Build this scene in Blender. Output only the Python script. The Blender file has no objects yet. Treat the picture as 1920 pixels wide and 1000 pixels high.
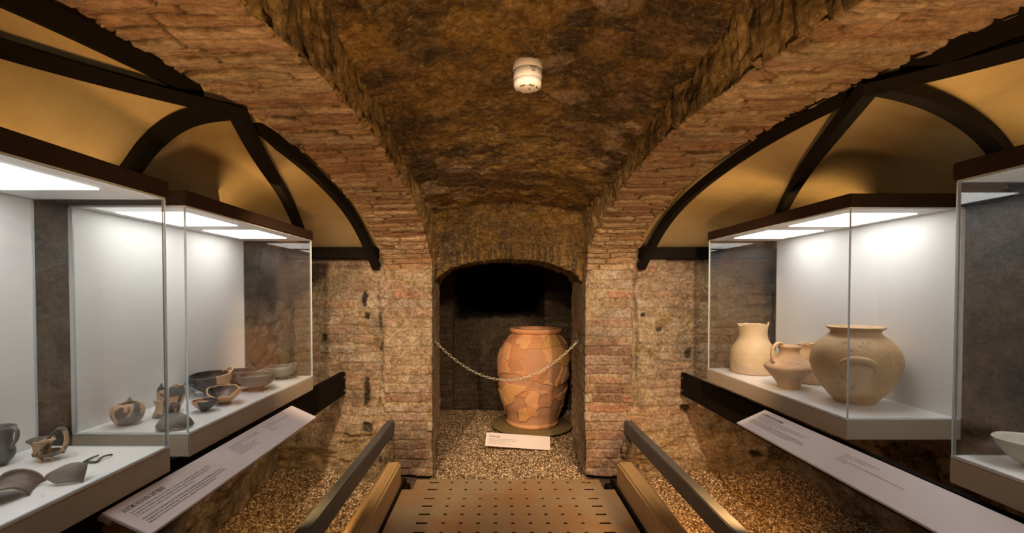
import bpy, bmesh, math, random
import numpy as np
from mathutils import Vector, Matrix

SC = bpy.context.scene
COL = SC.collection
random.seed(7)

# ------------------------------------------------------------------ camera, light, exposure
F_PX, CX, PITCH = 880.0, 928.0, math.radians(1.2)
EYE = (0.0, 0.0, 1.35)
cam_d = bpy.data.cameras.new('camera')
cam_d.sensor_fit = 'HORIZONTAL'
cam_d.sensor_width = 36.0
cam_d.lens = F_PX / 1920 * 36.0
CY = 545.0 + F_PX * math.tan(PITCH)
cam_d.shift_x = (960 - CX) / 1920
cam_d.shift_y = (CY - 500) / 1920
cam_d.clip_start = 0.05
cam = bpy.data.objects.new('camera', cam_d)
cam.location = EYE
cam.rotation_euler = (math.pi / 2 - PITCH, 0, 0)
COL.objects.link(cam)
SC.camera = cam

w = bpy.data.worlds.new('world'); SC.world = w; w.use_nodes = True
w.node_tree.nodes['Background'].inputs[0].default_value = (1.0, 0.62, 0.32, 1)
w.node_tree.nodes['Background'].inputs[1].default_value = 0.10

SC.view_settings.view_transform = 'Standard'
SC.view_settings.look = 'None'
SC.view_settings.gamma = 1.0
SC.view_settings.exposure = 0.0
SC.view_settings.use_curve_mapping = False
SC.cycles.transparent_max_bounces = 40
SC.cycles.max_bounces = 8
SC.cycles.sample_clamp_indirect = 4.0

AMBER = (1.0, 0.50, 0.17)
AMBER2 = (1.0, 0.60, 0.24)
WARM = (1.0, 0.71, 0.45)
def lamp(name, kind, loc, target, energy, color, size=0.1, spot=60, blend=0.6, size_y=None):
    d = bpy.data.lights.new(name, kind)
    d.energy = energy; d.color = color
    if kind == 'AREA':
        d.size = size
        if size_y: d.shape = 'RECTANGLE'; d.size_y = size_y
    else:
        d.shadow_soft_size = size
    if kind == 'SPOT':
        d.spot_size = math.radians(spot); d.spot_blend = blend
    o = bpy.data.objects.new(name, d); COL.objects.link(o)
    o.location = loc
    if target is not None:
        o.rotation_euler = (Vector(target) - Vector(loc)).to_track_quat('-Z', 'Y').to_euler()
    return o
# track spots in the two side bays that graze the end wall
lamp('spot_lamp', 'SPOT', (-0.72, 1.45, 1.84), (-0.74, 3.35, 0.80), 160, WARM, 0.03, 64, 0.8)
lamp('spot_lamp', 'SPOT', (0.90, 1.40, 1.83), (0.98, 3.35, 0.80), 160, WARM, 0.03, 64, 0.8)
# uplights on the canopies of the cases, hidden from the visitor
lamp('uplight_lamp', 'AREA', (-1.22, 2.30, 1.74), (-1.00, 3.0, 2.6), 0.8, AMBER2, 0.8, size_y=0.25)
lamp('uplight_lamp', 'AREA', (-1.25, 1.20, 1.74), (-1.15, 1.2, 2.6), 0.7, AMBER2, 0.8, size_y=0.25)
lamp('uplight_lamp', 'AREA', (1.50, 2.45, 1.74), (1.50, 2.9, 2.6), 0.9, AMBER2, 0.8, size_y=0.25)
lamp('uplight_lamp', 'AREA', (1.55, 1.35, 1.74), (1.55, 1.4, 2.6), 0.9, AMBER2, 0.8, size_y=0.25)
# added low fill stands in for ambient on soffits and vault; strips along kerbs
lamp('low_fill', 'SPOT', (0.10, -0.30, 0.30), (0.10, 1.35, 2.0), 185, (1.0, 0.56, 0.22), 0.15, 66, 0.5)
lamp('strip_lamp', 'SPOT', (1.06, 1.75, 0.62), (1.00, 2.60, 0.0), 75, AMBER, 0.03, 95, 0.9)
lamp('strip_lamp', 'SPOT', (-0.90, 1.75, 0.62), (-0.90, 2.8, 0.0), 32, AMBER2, 0.03, 100, 0.9)
# niche: one spot on the jar, one on the gravel before it
lamp('niche_lamp', 'SPOT', (-0.30, 3.62, 1.46), (0.30, 4.55, 0.50), 15, (1.0, 0.60, 0.28), 0.03, 46, 0.7)
lamp('niche_lamp', 'SPOT', (0.10, 3.45, 1.42), (0.10, 3.72, 0.0), 4, WARM, 0.03, 70, 0.9)
lamp('room_lamp', 'SPOT', (0.10, 0.90, 2.00), (0.10, 3.4, 0.98), 160, WARM, 0.05, 62, 0.8)

# ------------------------------------------------------------------ helpers
def at_y(px, py, Y):
    """world point at distance Y seen at a pixel of the 1920x1000 photograph"""
    x, y, z = (px - CX) / F_PX, -(py - CY) / F_PX, -1.0
    c, s = math.cos(math.pi / 2 - PITCH), math.sin(math.pi / 2 - PITCH)
    dy, dz = c * y - s * z, s * y + c * z
    t = Y / dy
    return Vector((x * t, Y, EYE[2] + dz * t))
def at_z(px, py, Z):
    p = at_y(px, py, 1.0)
    t = (Z - EYE[2]) / (p.z - EYE[2])
    return Vector((p.x * t, t, Z))

def hsh(*a):
    h = np.zeros(np.broadcast(*a).shape, dtype=np.uint32) + np.uint32(2166136261)
    for v in a:
        h = (h ^ (np.asarray(v).astype(np.int64) & 0xffffffff).astype(np.uint32)) * np.uint32(16777619)
        h ^= h >> np.uint32(15); h = h * np.uint32(2246822519); h ^= h >> np.uint32(13)
    return (h & np.uint32(0xffffff)).astype(np.float64) / float(0xffffff)
def vnoise(x, y, z=0.0, seed=0):
    x, y, z = np.broadcast_arrays(np.asarray(x, float), np.asarray(y, float), np.asarray(z, float))
    xi, yi, zi = np.floor(x), np.floor(y), np.floor(z)
    fx, fy, fz = x - xi, y - yi, z - zi
    fx, fy, fz = fx * fx * (3 - 2 * fx), fy * fy * (3 - 2 * fy), fz * fz * (3 - 2 * fz)
    r = 0
    for i in (0, 1):
        for j in (0, 1):
            for k in (0, 1):
                wgt = (fx if i else 1 - fx) * (fy if j else 1 - fy) * (fz if k else 1 - fz)
                r = r + wgt * hsh(xi + i, yi + j, zi + k, np.full(x.shape, seed))
    return r
def fbm(P, scale, octaves=4, seed=0, sc=(1, 1, 1)):
    r, a, t = 0, 1.0, 0
    for o in range(octaves):
        s = scale * 2 ** o
        r = r + a * vnoise(P[..., 0] * s * sc[0], P[..., 1] * s * sc[1], P[..., 2] * s * sc[2], seed + o * 17)
        t += a; a *= 0.5
    return r / t
def sstep(a, b, x):
    t = np.clip((x - a) / (b - a), 0, 1); return t * t * (3 - 2 * t)
def cells(u, v, size_u, size_v, seed, jit=0.85):
    """voronoi: distance difference f2-f1 and a random value per cell"""
    U, V = u / size_u, v / size_v
    ui, vi = np.floor(U), np.floor(V)
    f1 = np.full(U.shape, 9.0); f2 = np.full(U.shape, 9.0); rid = np.zeros(U.shape)
    for i in (-1, 0, 1):
        for j in (-1, 0, 1):
            a, b = ui + i, vi + j
            px = a + 0.5 + jit * (hsh(a, b, np.full(U.shape, seed)) - 0.5)
            py = b + 0.5 + jit * (hsh(a, b, np.full(U.shape, seed + 1)) - 0.5)
            d = np.hypot(U - px, V - py)
            r = hsh(a, b, np.full(U.shape, seed + 2))
            m = d < f1
            f2 = np.where(m, f1, np.minimum(f2, d)); rid = np.where(m, r, rid); f1 = np.where(m, d, f1)
    return f2 - f1, rid
def bricks(a, b, length, pitch, seed, joint=0.010, wob=0.012):
    """a along the course, b across: returns mortar mask 0..1 and random per brick"""
    Pn = np.stack([a, b, a * 0 + seed], -1)
    b = b + (fbm(Pn, 7, 3, seed) - 0.5) * wob * 2
    a = a + (fbm(Pn, 9, 3, seed + 5) - 0.5) * wob * 2
    row = np.floor(b / pitch)
    ln = length * (0.75 + 0.5 * hsh(row, np.full(row.shape, seed)))
    aa = a / ln + hsh(row, np.full(row.shape, seed + 3)) * 7
    col = np.floor(aa)
    db = np.minimum(b / pitch - row, 1 - (b / pitch - row)) * pitch
    da = np.minimum(aa - col, 1 - (aa - col)) * ln
    d = np.minimum(da, db)
    rid = hsh(row, col, np.full(row.shape, seed + 9))
    j = joint * (0.5 + hsh(row, col, np.full(row.shape, seed + 11)))
    return 1 - sstep(j * 0.35, j * 1.0, d), rid

def link(o, parent=None):
    COL.objects.link(o)
    if parent is not None: o.parent = parent
    return o
def tag(o, label=None, cat=None, group=None, kind=None):
    if label: o['label'] = label
    if cat: o['category'] = cat
    if group: o['group'] = group
    if kind: o['kind'] = kind
    return o
def struct(o): o['kind'] = 'structure'; return o
def empty(name, loc, label, cat, group=None, rz=0):
    o = bpy.data.objects.new(name, None); o.empty_display_size = 0.05
    link(o); o.location = loc; o.rotation_euler = (0, 0, rz)
    return tag(o, label, cat, group)

def mesh_np(name, verts, faces, mat, parent=None, attrs=None, smooth=True):
    me = bpy.data.meshes.new(name)
    verts = np.asarray(verts, np.float32).reshape(-1, 3); faces = np.asarray(faces, np.int32)
    n, k = faces.shape
    me.vertices.add(len(verts)); me.vertices.foreach_set('co', verts.ravel())
    me.loops.add(n * k); me.loops.foreach_set('vertex_index', faces.ravel())
    me.polygons.add(n)
    me.polygons.foreach_set('loop_start', np.arange(n, dtype=np.int32) * k)
    me.polygons.foreach_set('loop_total', np.full(n, k, np.int32))
    me.polygons.foreach_set('use_smooth', np.full(n, smooth, bool))
    me.update(calc_edges=True); me.validate()
    for key, val in (attrs or {}).items():
        at = me.attributes.new(key, 'FLOAT', 'POINT')
        at.data.foreach_set('value', np.asarray(val, np.float32).ravel())
    me.materials.append(mat)
    return link(bpy.data.objects.new(name, me), parent)
def grid_faces(nu, nv, wrap_v=False, flip=False):
    i, j = np.meshgrid(np.arange(nu - 1), np.arange(nv if wrap_v else nv - 1), indexing='ij')
    j2 = (j + 1) % nv
    f = np.stack([i * nv + j, (i + 1) * nv + j, (i + 1) * nv + j2, i * nv + j2], -1).reshape(-1, 4)
    return f[:, ::-1] if flip else f
def normals(P):
    du = np.gradient(P, axis=0); dv = np.gradient(P, axis=1)
    n = np.cross(du, dv); n /= (np.linalg.norm(n, axis=-1, keepdims=True) + 1e-9)
    return n
def relief(name, P, disp, attrs, mat, toward, parent=None):
    """P (nu,nv,3) pushed along its normal by disp; 'toward' is a point on the visible side"""
    n = normals(P)
    s = np.sign(np.mean(np.sum(n * (np.asarray(toward) - P), -1)))
    n = n * s
    Q = P + n * disp[..., None]
    nu, nv = P.shape[:2]
    return mesh_np(name, Q, grid_faces(nu, nv, flip=(s < 0)), mat, parent,
                   {k: np.broadcast_to(v, disp.shape) for k, v in attrs.items()})

def catmull(pts, n):
    pts = np.array(pts, float); d = np.r_[0, np.cumsum(np.linalg.norm(np.diff(pts[:, :3], axis=0), axis=1))]; d /= d[-1]
    out = []
    for tt in np.linspace(0, 1, n):
        i = min(max(np.searchsorted(d, tt) - 1, 0), len(pts) - 2); u = (tt - d[i]) / (d[i + 1] - d[i])
        p1, p2 = pts[i], pts[i + 1]; p0 = pts[i - 1] if i else 2 * p1 - p2; p3 = pts[i + 2] if i + 2 < len(pts) else 2 * p2 - p1
        out.append(0.5 * ((2 * p1) + (-p0 + p2) * u + (2 * p0 - 5 * p1 + 4 * p2 - p3) * u * u + (-p0 + 3 * p1 - 3 * p2 + p3) * u ** 3))
    return np.array(out)
class MB:
    """collects boxes, tubes and lathes into ONE mesh"""
    def __init__(s): s.bm = bmesh.new()
    def box(s, x0, x1, y0, y1, z0, z1, bev=0.0):
        r = bmesh.ops.create_cube(s.bm, size=1.0)
        for v in r['verts']:
            v.co = Vector(((x0 + x1) / 2 + v.co.x * (x1 - x0), (y0 + y1) / 2 + v.co.y * (y1 - y0), (z0 + z1) / 2 + v.co.z * (z1 - z0)))
        if bev:
            es = list({e for v in r['verts'] for e in v.link_edges})
            bmesh.ops.bevel(s.bm, geom=es, offset=bev, segments=2, affect='EDGES')
        return s
    def tube(s, pts, rad, seg=10, closed=False, flat=1.0, cap=True):
        if not closed and 3 < len(pts) < 12:                    # few control points: run a smooth curve through them
            pr = np.array([list(p) for p in pts], float); rr = np.array(rad if isinstance(rad, (list, tuple)) else [rad] * len(pts), float)
            q = catmull(np.c_[pr, rr], 28); pts = q[:, :3].tolist(); rad = np.clip(q[:, 3], rr.min(), rr.max()).tolist()
        pts = [Vector(p) for p in pts]; n = len(pts)
        rads = rad if isinstance(rad, (list, tuple)) else [rad] * n
        rings = []; up = None
        for i, p in enumerate(pts):
            if closed: t = pts[(i + 1) % n] - pts[i - 1]
            else: t = pts[min(i + 1, n - 1)] - pts[max(i - 1, 0)]
            t.normalize()
            if up is None:
                up = Vector((0, 0, 1)) if abs(t.z) < 0.9 else Vector((1, 0, 0))
            a = t.cross(up)
            if a.length < 1e-6: a = t.cross(Vector((0, 1, 0)))
            a.normalize(); b = a.cross(t).normalized(); up = b
            rings.append([s.bm.verts.new(p + a * math.cos(q) * rads[i] + b * math.sin(q) * rads[i] * flat)
                          for q in [2 * math.pi * k / seg for k in range(seg)]])
        m = n if closed else n - 1
        for i in range(m):
            r0, r1 = rings[i], rings[(i + 1) % n]
            for k in range(seg):
                f = s.bm.faces.new((r0[k], r0[(k + 1) % seg], r1[(k + 1) % seg], r1[k])); f.smooth = True
        if not closed and cap:
            s.bm.faces.new(rings[0][::-1]); s.bm.faces.new(rings[-1])
        return s
    def lathe(s, prof, seg=40, cx=0, cy=0):
        rings = []
        for r, z in prof:
            rings.append([s.bm.verts.new((cx + r * math.cos(2 * math.pi * k / seg), cy + r * math.sin(2 * math.pi * k / seg), z)) for k in range(seg)])
        for i in range(len(rings) - 1):
            for k in range(seg):
                f = s.bm.faces.new((rings[i][k], rings[i][(k + 1) % seg], rings[i + 1][(k + 1) % seg], rings[i + 1][k])); f.smooth = True
        s.bm.faces.new(rings[0][::-1]); s.bm.faces.new(rings[-1])
        return s
    def quad(s, *p):
        s.bm.faces.new([s.bm.verts.new(q) for q in p]); return s
    def build(s, name, mat, parent=None, recalc=True):
        if recalc: bmesh.ops.recalc_face_normals(s.bm, faces=s.bm.faces)
        me = bpy.data.meshes.new(name); s.bm.to_mesh(me); s.bm.free()
        me.materials.append(mat)
        return link(bpy.data.objects.new(name, me), parent)

def text_obj(name, body, size, mat, parent, mtx, bold=0.0, xs=1.0):
    c = bpy.data.curves.new(name, 'FONT'); c.body = body; c.size = size; c.offset = bold; c.resolution_u = 2
    c.space_line = 1.0
    t = bpy.data.objects.new(name, c); COL.objects.link(t)
    dg = bpy.context.evaluated_depsgraph_get()
    me = bpy.data.meshes.new_from_object(t.evaluated_get(dg))
    bpy.data.objects.remove(t)
    me.transform(mtx @ Matrix.Diagonal((xs, 1, 1, 1)))
    me.materials.clear(); me.materials.append(mat); me.name = name
    return link(bpy.data.objects.new(name, me), parent)

# ------------------------------------------------------------------ materials
class NT:
    def __init__(s, name):
        s.m = bpy.data.materials.new(name); s.m.use_nodes = True
        s.t = s.m.node_tree; s.b = s.t.nodes['Principled BSDF']; s.L = s.t.links.new
        s.co = s.t.nodes.new('ShaderNodeTexCoord').outputs['Object']
    def set(s, **k):
        for a, v in k.items(): s.b.inputs[a.replace('_', ' ')].default_value = v
        return s
    def noise(s, scale, detail=6, rough=0.6, vec=None, dist=0.0, stretch=None):
        n = s.t.nodes.new('ShaderNodeTexNoise'); n.inputs['Scale'].default_value = scale
        n.inputs['Detail'].default_value = detail; n.inputs['Roughness'].default_value = rough
        n.inputs['Distortion'].default_value = dist
        v = vec or s.co
        if stretch:
            mp = s.t.nodes.new('ShaderNodeMapping'); mp.inputs['Scale'].default_value = stretch
            s.L(v, mp.inputs['Vector']); v = mp.outputs[0]
        s.L(v, n.inputs['Vector']); return n.outputs['Fac']
    def voro(s, scale, feature='F1', out='Distance'):
        n = s.t.nodes.new('ShaderNodeTexVoronoi'); n.feature = feature; n.inputs['Scale'].default_value = scale
        s.L(s.co, n.inputs['Vector']); return n.outputs[out]
    def ramp(s, fac, stops):
        r = s.t.nodes.new('ShaderNodeValToRGB'); el = r.color_ramp.elements
        while len(el) < len(stops): el.new(0.5)
        for e, (p, c) in zip(el, stops):
            e.position = p; e.color = (*c, 1) if len(c) == 3 else c
        s.L(fac, r.inputs['Fac']); return r.outputs['Color']
    def gray(s, fac, a, b): return s.ramp(fac, [(a, (0, 0, 0)), (b, (1, 1, 1))])
    def attr(s, name):
        a = s.t.nodes.new('ShaderNodeAttribute'); a.attribute_name = name; return a.outputs['Fac']
    def mix(s, fac, a, b, mode='MIX'):
        m = s.t.nodes.new('ShaderNodeMix'); m.data_type = 'RGBA'; m.blend_type = mode
        for sock, v in ((m.inputs['Factor'], fac), (m.inputs['A'], a), (m.inputs['B'], b)):
            if isinstance(v, (int, float)): sock.default_value = v
            elif isinstance(v, tuple): sock.default_value = (*v, 1)
            else: s.L(v, sock)
        return m.outputs['Result']
    def math(s, op, a, b=0.0, clamp=False):
        m = s.t.nodes.new('ShaderNodeMath'); m.operation = op; m.use_clamp = clamp
        for sock, v in ((m.inputs[0], a), (m.inputs[1], b)):
            if isinstance(v, (int, float)): sock.default_value = v
            else: s.L(v, sock)
        return m.outputs[0]
    def color(s, c): s.L(c, s.b.inputs['Base Color']); return s
    def bump(s, h, strength=0.5, dist=0.01):
        n = s.t.nodes.new('ShaderNodeBump'); n.inputs['Strength'].default_value = strength
        n.inputs['Distance'].default_value = dist
        s.L(h, n.inputs['Height']); s.L(n.outputs[0], s.b.inputs['Normal']); return s

def mat_masonry(name, brick, mortar, plaster, dirt, dirt_amt=0.35, bump=0.018, streak=0.0):
    n = NT(name).set(Roughness=0.92); n.b.inputs['Specular IOR Level'].default_value = 0.15
    bc = n.ramp(n.attr('rnd'), brick)
    bc = n.mix(n.gray(n.noise(60, 5, 0.7), 0.35, 0.75), bc, n.mix(0.25, bc, mortar[0]))
    mc = n.mix(n.noise(25, 5, 0.7), mortar[0], mortar[1])
    c = n.mix(n.attr('mort'), bc, mc)
    pc = n.ramp(n.noise(7, 8, 0.72, dist=0.6), plaster)
    c = n.mix(n.math('MULTIPLY', n.attr('plas'), n.gray(n.noise(35, 5, 0.75), 0.2, 0.42)), c, pc)
    d = n.math('MULTIPLY', n.gray(n.noise(9, 9, 0.78, dist=0.8), 0.46, 0.66), dirt_amt)
    c = n.mix(d, c, dirt)
    c = n.mix(n.attr('soot_shade'), c, (0.016, 0.010, 0.006))  # soot, plus the shade of holes and chamber put into the colour
    sp = n.gray(n.noise(55, 8, 0.82), 0.40, 0.60)
    c = n.mix(0.42, c, n.mix(sp, n.mix(0.75, c, (0.02, 0.012, 0.008)), n.mix(0.12, c, (1, 0.9, 0.75))))
    if streak:                                              # tool marks and salts that run along the courses
        st = (0.22, 1, 1) if streak < 1 else (0.7, 1, 1); k = streak % 1
        c = n.mix(n.math('MULTIPLY', n.gray(n.noise(38, 9, 0.85, stretch=st), 0.52, 0.66), k), c, n.mix(0.55, c, (0.72, 0.55, 0.32)))
        c = n.mix(n.math('MULTIPLY', n.gray(n.noise(30, 9, 0.85, stretch=st, dist=0.3), 0.54, 0.64), k), c, n.mix(0.75, c, (0.03, 0.016, 0.006)))
    n.color(c)
    h = n.math('ADD', n.noise(22, 10, 0.72), n.math('MULTIPLY', n.gray(n.noise(48, 6, 0.7), 0.3, 0.5), 0.35))
    return n.bump(h, 1.0, bump).m
M = {}
BR = [(0.0, (0.28, 0.14, 0.09)), (0.25, (0.42, 0.24, 0.175)), (0.45, (0.48, 0.36, 0.29)), (0.6, (0.50, 0.24, 0.14)), (0.8, (0.42, 0.31, 0.24)), (1.0, (0.60, 0.49, 0.39))]
M['wall'] = mat_masonry('brick_and_plaster', BR, ((0.62, 0.50, 0.33), (0.40, 0.29, 0.16)),
    [(0.3, (0.20, 0.12, 0.04)), (0.4, (0.42, 0.29, 0.12)), (0.5, (0.58, 0.47, 0.33)), (0.57, (0.46, 0.30, 0.15)), (0.64, (0.60, 0.49, 0.37)), (0.76, (0.78, 0.68, 0.52))], (0.12, 0.07, 0.02), 0.6, 0.018, 1.45)
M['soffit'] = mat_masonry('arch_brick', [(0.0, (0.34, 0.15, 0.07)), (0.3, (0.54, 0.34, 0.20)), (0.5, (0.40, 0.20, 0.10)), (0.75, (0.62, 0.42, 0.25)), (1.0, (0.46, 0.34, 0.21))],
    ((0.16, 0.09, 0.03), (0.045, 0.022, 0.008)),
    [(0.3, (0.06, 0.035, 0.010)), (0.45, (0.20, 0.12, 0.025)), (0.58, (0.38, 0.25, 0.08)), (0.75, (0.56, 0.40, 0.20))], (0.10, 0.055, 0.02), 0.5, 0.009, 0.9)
M['vault'] = mat_masonry('vault_stone', [(0.0, (0.035, 0.018, 0.010)), (0.3, (0.10, 0.055, 0.022)), (0.55, (0.19, 0.10, 0.025)), (0.74, (0.22, 0.12, 0.06)), (0.9, (0.42, 0.29, 0.21)), (1.0, (0.55, 0.41, 0.31))],
    ((0.34, 0.19, 0.030), (0.22, 0.115, 0.015)),
    [(0.3, (0.06, 0.03, 0.008)), (0.45, (0.26, 0.14, 0.02)), (0.56, (0.38, 0.22, 0.04)), (0.7, (0.50, 0.36, 0.20))], (0.03, 0.016, 0.007), 0.9, 0.018, 1.7)
M['rock'] = mat_masonry('rubble_rock', [(0.0, (0.12, 0.08, 0.05)), (0.5, (0.27, 0.19, 0.12)), (1.0, (0.38, 0.29, 0.20))],
    ((0.20, 0.14, 0.08), (0.11, 0.07, 0.03)),
    [(0.3, (0.16, 0.105, 0.05)), (0.44, (0.40, 0.30, 0.19)), (0.55, (0.56, 0.45, 0.32)), (0.75, (0.70, 0.60, 0.47))], (0.08, 0.05, 0.02), 0.45)
n = NT('cream_plaster').set(Roughness=0.85)
n.color(n.mix(n.gray(n.noise(3.5, 6, 0.65), 0.35, 0.7), (0.46, 0.335, 0.145), (0.60, 0.455, 0.24))).bump(n.noise(60, 6, 0.7), 0.25, 0.006); M['cream'] = n.m
n = NT('black_steel').set(Roughness=0.85); n.b.inputs['Specular IOR Level'].default_value = 0.12
n.color(n.mix(n.noise(30), (0.006, 0.005, 0.004), (0.014, 0.010, 0.008))); M['black'] = n.m
n = NT('rail_steel').set(Roughness=0.45, Metallic=0.2)
n.color(n.mix(n.noise(18, 6), (0.05, 0.056, 0.062), (0.11, 0.118, 0.125))).bump(n.noise(90), 0.15, 0.002); M['rail'] = n.m
n = NT('rusted_canopy').set(Roughness=0.6, Metallic=0.35)
n.color(n.mix(n.noise(9, 8, 0.7, stretch=(1, 1, 3)), (0.022, 0.011, 0.006), (0.055, 0.025, 0.012))).bump(n.noise(120), 0.2, 0.002); M['rust'] = n.m
n = NT('white_paint').set(Roughness=0.45); n.color(n.mix(n.noise(5), (0.78, 0.78, 0.77), (0.83, 0.83, 0.82))); M['white'] = n.m
n = NT('case_top').set(Roughness=0.16); n.b.inputs['Base Color'].default_value = (0.86, 0.86, 0.85, 1); M['top'] = n.m
n = NT('rendered_base').set(Roughness=0.8)
n.color(n.mix(n.noise(14, 7, 0.7), (0.46, 0.37, 0.265), (0.54, 0.45, 0.335))).bump(n.noise(120, 5), 0.3, 0.003); M['base'] = n.m
n = NT('light_diffuser'); n.set(Base_Color=(0.9, 0.9, 0.9, 1)); n.b.inputs['Emission Color'].default_value = (1.0, 0.985, 0.955, 1); n.b.inputs['Emission Strength'].default_value = 6.2; M['lamp'] = n.m
# clear glass: what passes is transparent, what Fresnel sends back is mirrored
m = bpy.data.materials.new('clear_glass'); m.use_nodes = True; t = m.node_tree; t.nodes.clear()
out = t.nodes.new('ShaderNodeOutputMaterial'); mx = t.nodes.new('ShaderNodeMixShader'); tr = t.nodes.new('ShaderNodeBsdfTransparent')
gl = t.nodes.new('ShaderNodeBsdfGlossy'); lw = t.nodes.new('ShaderNodeLayerWeight'); lw.inputs['Blend'].default_value = 0.5
pw = t.nodes.new('ShaderNodeMath'); pw.operation = 'POWER'; pw.inputs[1].default_value = 5.0; t.links.new(lw.outputs['Facing'], pw.inputs[0])
fr = t.nodes.new('ShaderNodeMath'); fr.operation = 'MULTIPLY_ADD'; fr.inputs[1].default_value = 0.96; fr.inputs[2].default_value = 0.04; t.links.new(pw.outputs[0], fr.inputs[0])
tr.inputs[0].default_value = (0.985, 0.99, 0.987, 1); gl.inputs['Roughness'].default_value = 0.02
t.links.new(fr.outputs[0], mx.inputs[0]); t.links.new(tr.outputs[0], mx.inputs[1]); t.links.new(gl.outputs[0], mx.inputs[2]); t.links.new(mx.outputs[0], out.inputs[0])
M['glass'] = m
n = NT('glass_edge').set(Roughness=0.25, Base_Color=(0.52, 0.58, 0.60, 1)); M['gedge'] = n.m
n = NT('text_board').set(Roughness=0.5); n.b.inputs['Base Color'].default_value = (0.84, 0.76, 0.77, 1); M['board'] = n.m
n = NT('card_board').set(Roughness=0.5); n.b.inputs['Base Color'].default_value = (0.72, 0.68, 0.70, 1); M['card'] = n.m
n = NT('print_ink').set(Roughness=0.6); n.b.inputs['Base Color'].default_value = (0.12, 0.09, 0.09, 1); M['ink'] = n.m
n = NT('ochre_bracket').set(Roughness=0.6); n.b.inputs['Base Color'].default_value = (0.42, 0.25, 0.07, 1); M['ochre'] = n.m
n = NT('old_timber').set(Roughness=0.65)
n.color(n.mix(n.noise(6, 9, 0.7, stretch=(12, 0.8, 12), dist=0.4), (0.36, 0.21, 0.08), (0.72, 0.50, 0.24))).bump(n.noise(8, 9, 0.7, stretch=(16, 1, 16)), 0.4, 0.004); M['wood'] = n.m
n = NT('rusty_plate').set(Roughness=0.6, Metallic=0.15)
n.color(n.mix(n.gray(n.noise(2.6, 8, 0.7), 0.42, 0.68), n.mix(n.noise(24, 8, 0.7), (0.30, 0.225, 0.135), (0.44, 0.34, 0.21)), (0.38, 0.20, 0.08))).bump(n.noise(140, 5), 0.2, 0.002); M['plate'] = n.m
n = NT('gravel_stone').set(Roughness=0.8)
n.color(n.ramp(n.attr('rnd'), [(0, (0.06, 0.035, 0.018)), (0.35, (0.19, 0.12, 0.06)), (0.6, (0.36, 0.25, 0.14)), (0.85, (0.52, 0.40, 0.26)), (1, (0.85, 0.74, 0.58))])); M['gravel'] = n.m
n = NT('gravel_ground').set(Roughness=0.95); n.color(n.mix(n.voro(70), (0.03, 0.02, 0.012), (0.12, 0.08, 0.05))); M['soil'] = n.m
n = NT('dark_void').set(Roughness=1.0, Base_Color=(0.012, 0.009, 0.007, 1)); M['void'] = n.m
n = NT('detector_plastic').set(Roughness=0.4, Base_Color=(0.74, 0.70, 0.66, 1)); M['plastic'] = n.m
n = NT('dark_slot').set(Roughness=0.8, Base_Color=(0.04, 0.035, 0.03, 1)); M['slot'] = n.m
n = NT('chain_steel').set(Roughness=0.35, Metallic=0.8, Base_Color=(0.52, 0.46, 0.36, 1)); M['chain'] = n.m
n = NT('clear_acrylic').set(Roughness=0.1, Base_Color=(0.80, 0.82, 0.82, 1)); n.b.inputs['Transmission Weight'].default_value = 0.7; M['acrylic'] = n.m
n = NT('green_bronze').set(Roughness=0.7); n.color(n.mix(n.noise(60), (0.035, 0.05, 0.03), (0.10, 0.13, 0.08))); M['bronze'] = n.m
n = NT('disc_board').set(Roughness=0.8); n.color(n.mix(n.noise(8), (0.16, 0.12, 0.05), (0.24, 0.18, 0.08))); M['disc'] = n.m
def mat_clay(name, a, b, crack=True, spots=None, paint=None, rough=0.6, edge=None, scale=9, thr=(0.48, 0.5)):
    n = NT(name).set(Roughness=rough)
    c = n.mix(n.gray(n.noise(scale, 7, 0.68), 0.32, 0.68), a, b)
    if spots: c = n.mix(n.gray(n.noise(scale * 1.6, 8, 0.75, dist=0.5), 0.58, 0.70), c, spots)
    if paint: c = n.mix(n.gray(n.noise(scale * 1.3, 3, 0.5, dist=0.3), thr[0], thr[1]), c, paint)
    if crack:
        d = n.t.nodes.new('ShaderNodeTexVoronoi'); d.feature = 'DISTANCE_TO_EDGE'; d.inputs['Scale'].default_value = scale * 0.9
        wv = n.t.nodes.new('ShaderNodeMix'); wv.data_type = 'RGBA'; wv.blend_type = 'ADD'; wv.inputs['Factor'].default_value = 0.12
        ns = n.t.nodes.new('ShaderNodeTexNoise'); ns.inputs['Scale'].default_value = scale * 3
        n.L(n.co, wv.inputs['A']); n.L(n.co, ns.inputs['Vector']); n.L(ns.outputs['Color'], wv.inputs['B']); n.L(wv.outputs['Result'], d.inputs['Vector'])
        k = n.math('MULTIPLY', n.ramp(d.outputs['Distance'], [(0.0, (1, 1, 1)), (0.016, (0, 0, 0))]), n.gray(n.noise(scale * 0.8, 2), 0.52, 0.64))
        c = n.mix(k, c, (a[0] * 0.25, a[1] * 0.22, a[2] * 0.2))
    n.color(c).bump(n.noise(90, 6, 0.7), 0.25, 0.003)
    return n.m
M['buff'] = mat_clay('buff_clay', (0.58, 0.36, 0.18), (0.74, 0.50, 0.27), spots=(0.24, 0.16, 0.10))
M['buff_pale'] = mat_clay('pale_buff_clay', (0.54, 0.39, 0.23), (0.66, 0.50, 0.31), crack=False)
M['biconical'] = mat_clay('pinkish_buff_clay', (0.52, 0.32, 0.18), (0.68, 0.48, 0.31), spots=(0.28, 0.17, 0.10))
M['black_glaze'] = mat_clay('black_glaze', (0.035, 0.033, 0.032), (0.10, 0.09, 0.08), crack=False, rough=0.32)
M['grey_ware'] = mat_clay('grey_ware', (0.10, 0.10, 0.088), (0.19, 0.185, 0.16), crack=False, rough=0.45)
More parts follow.
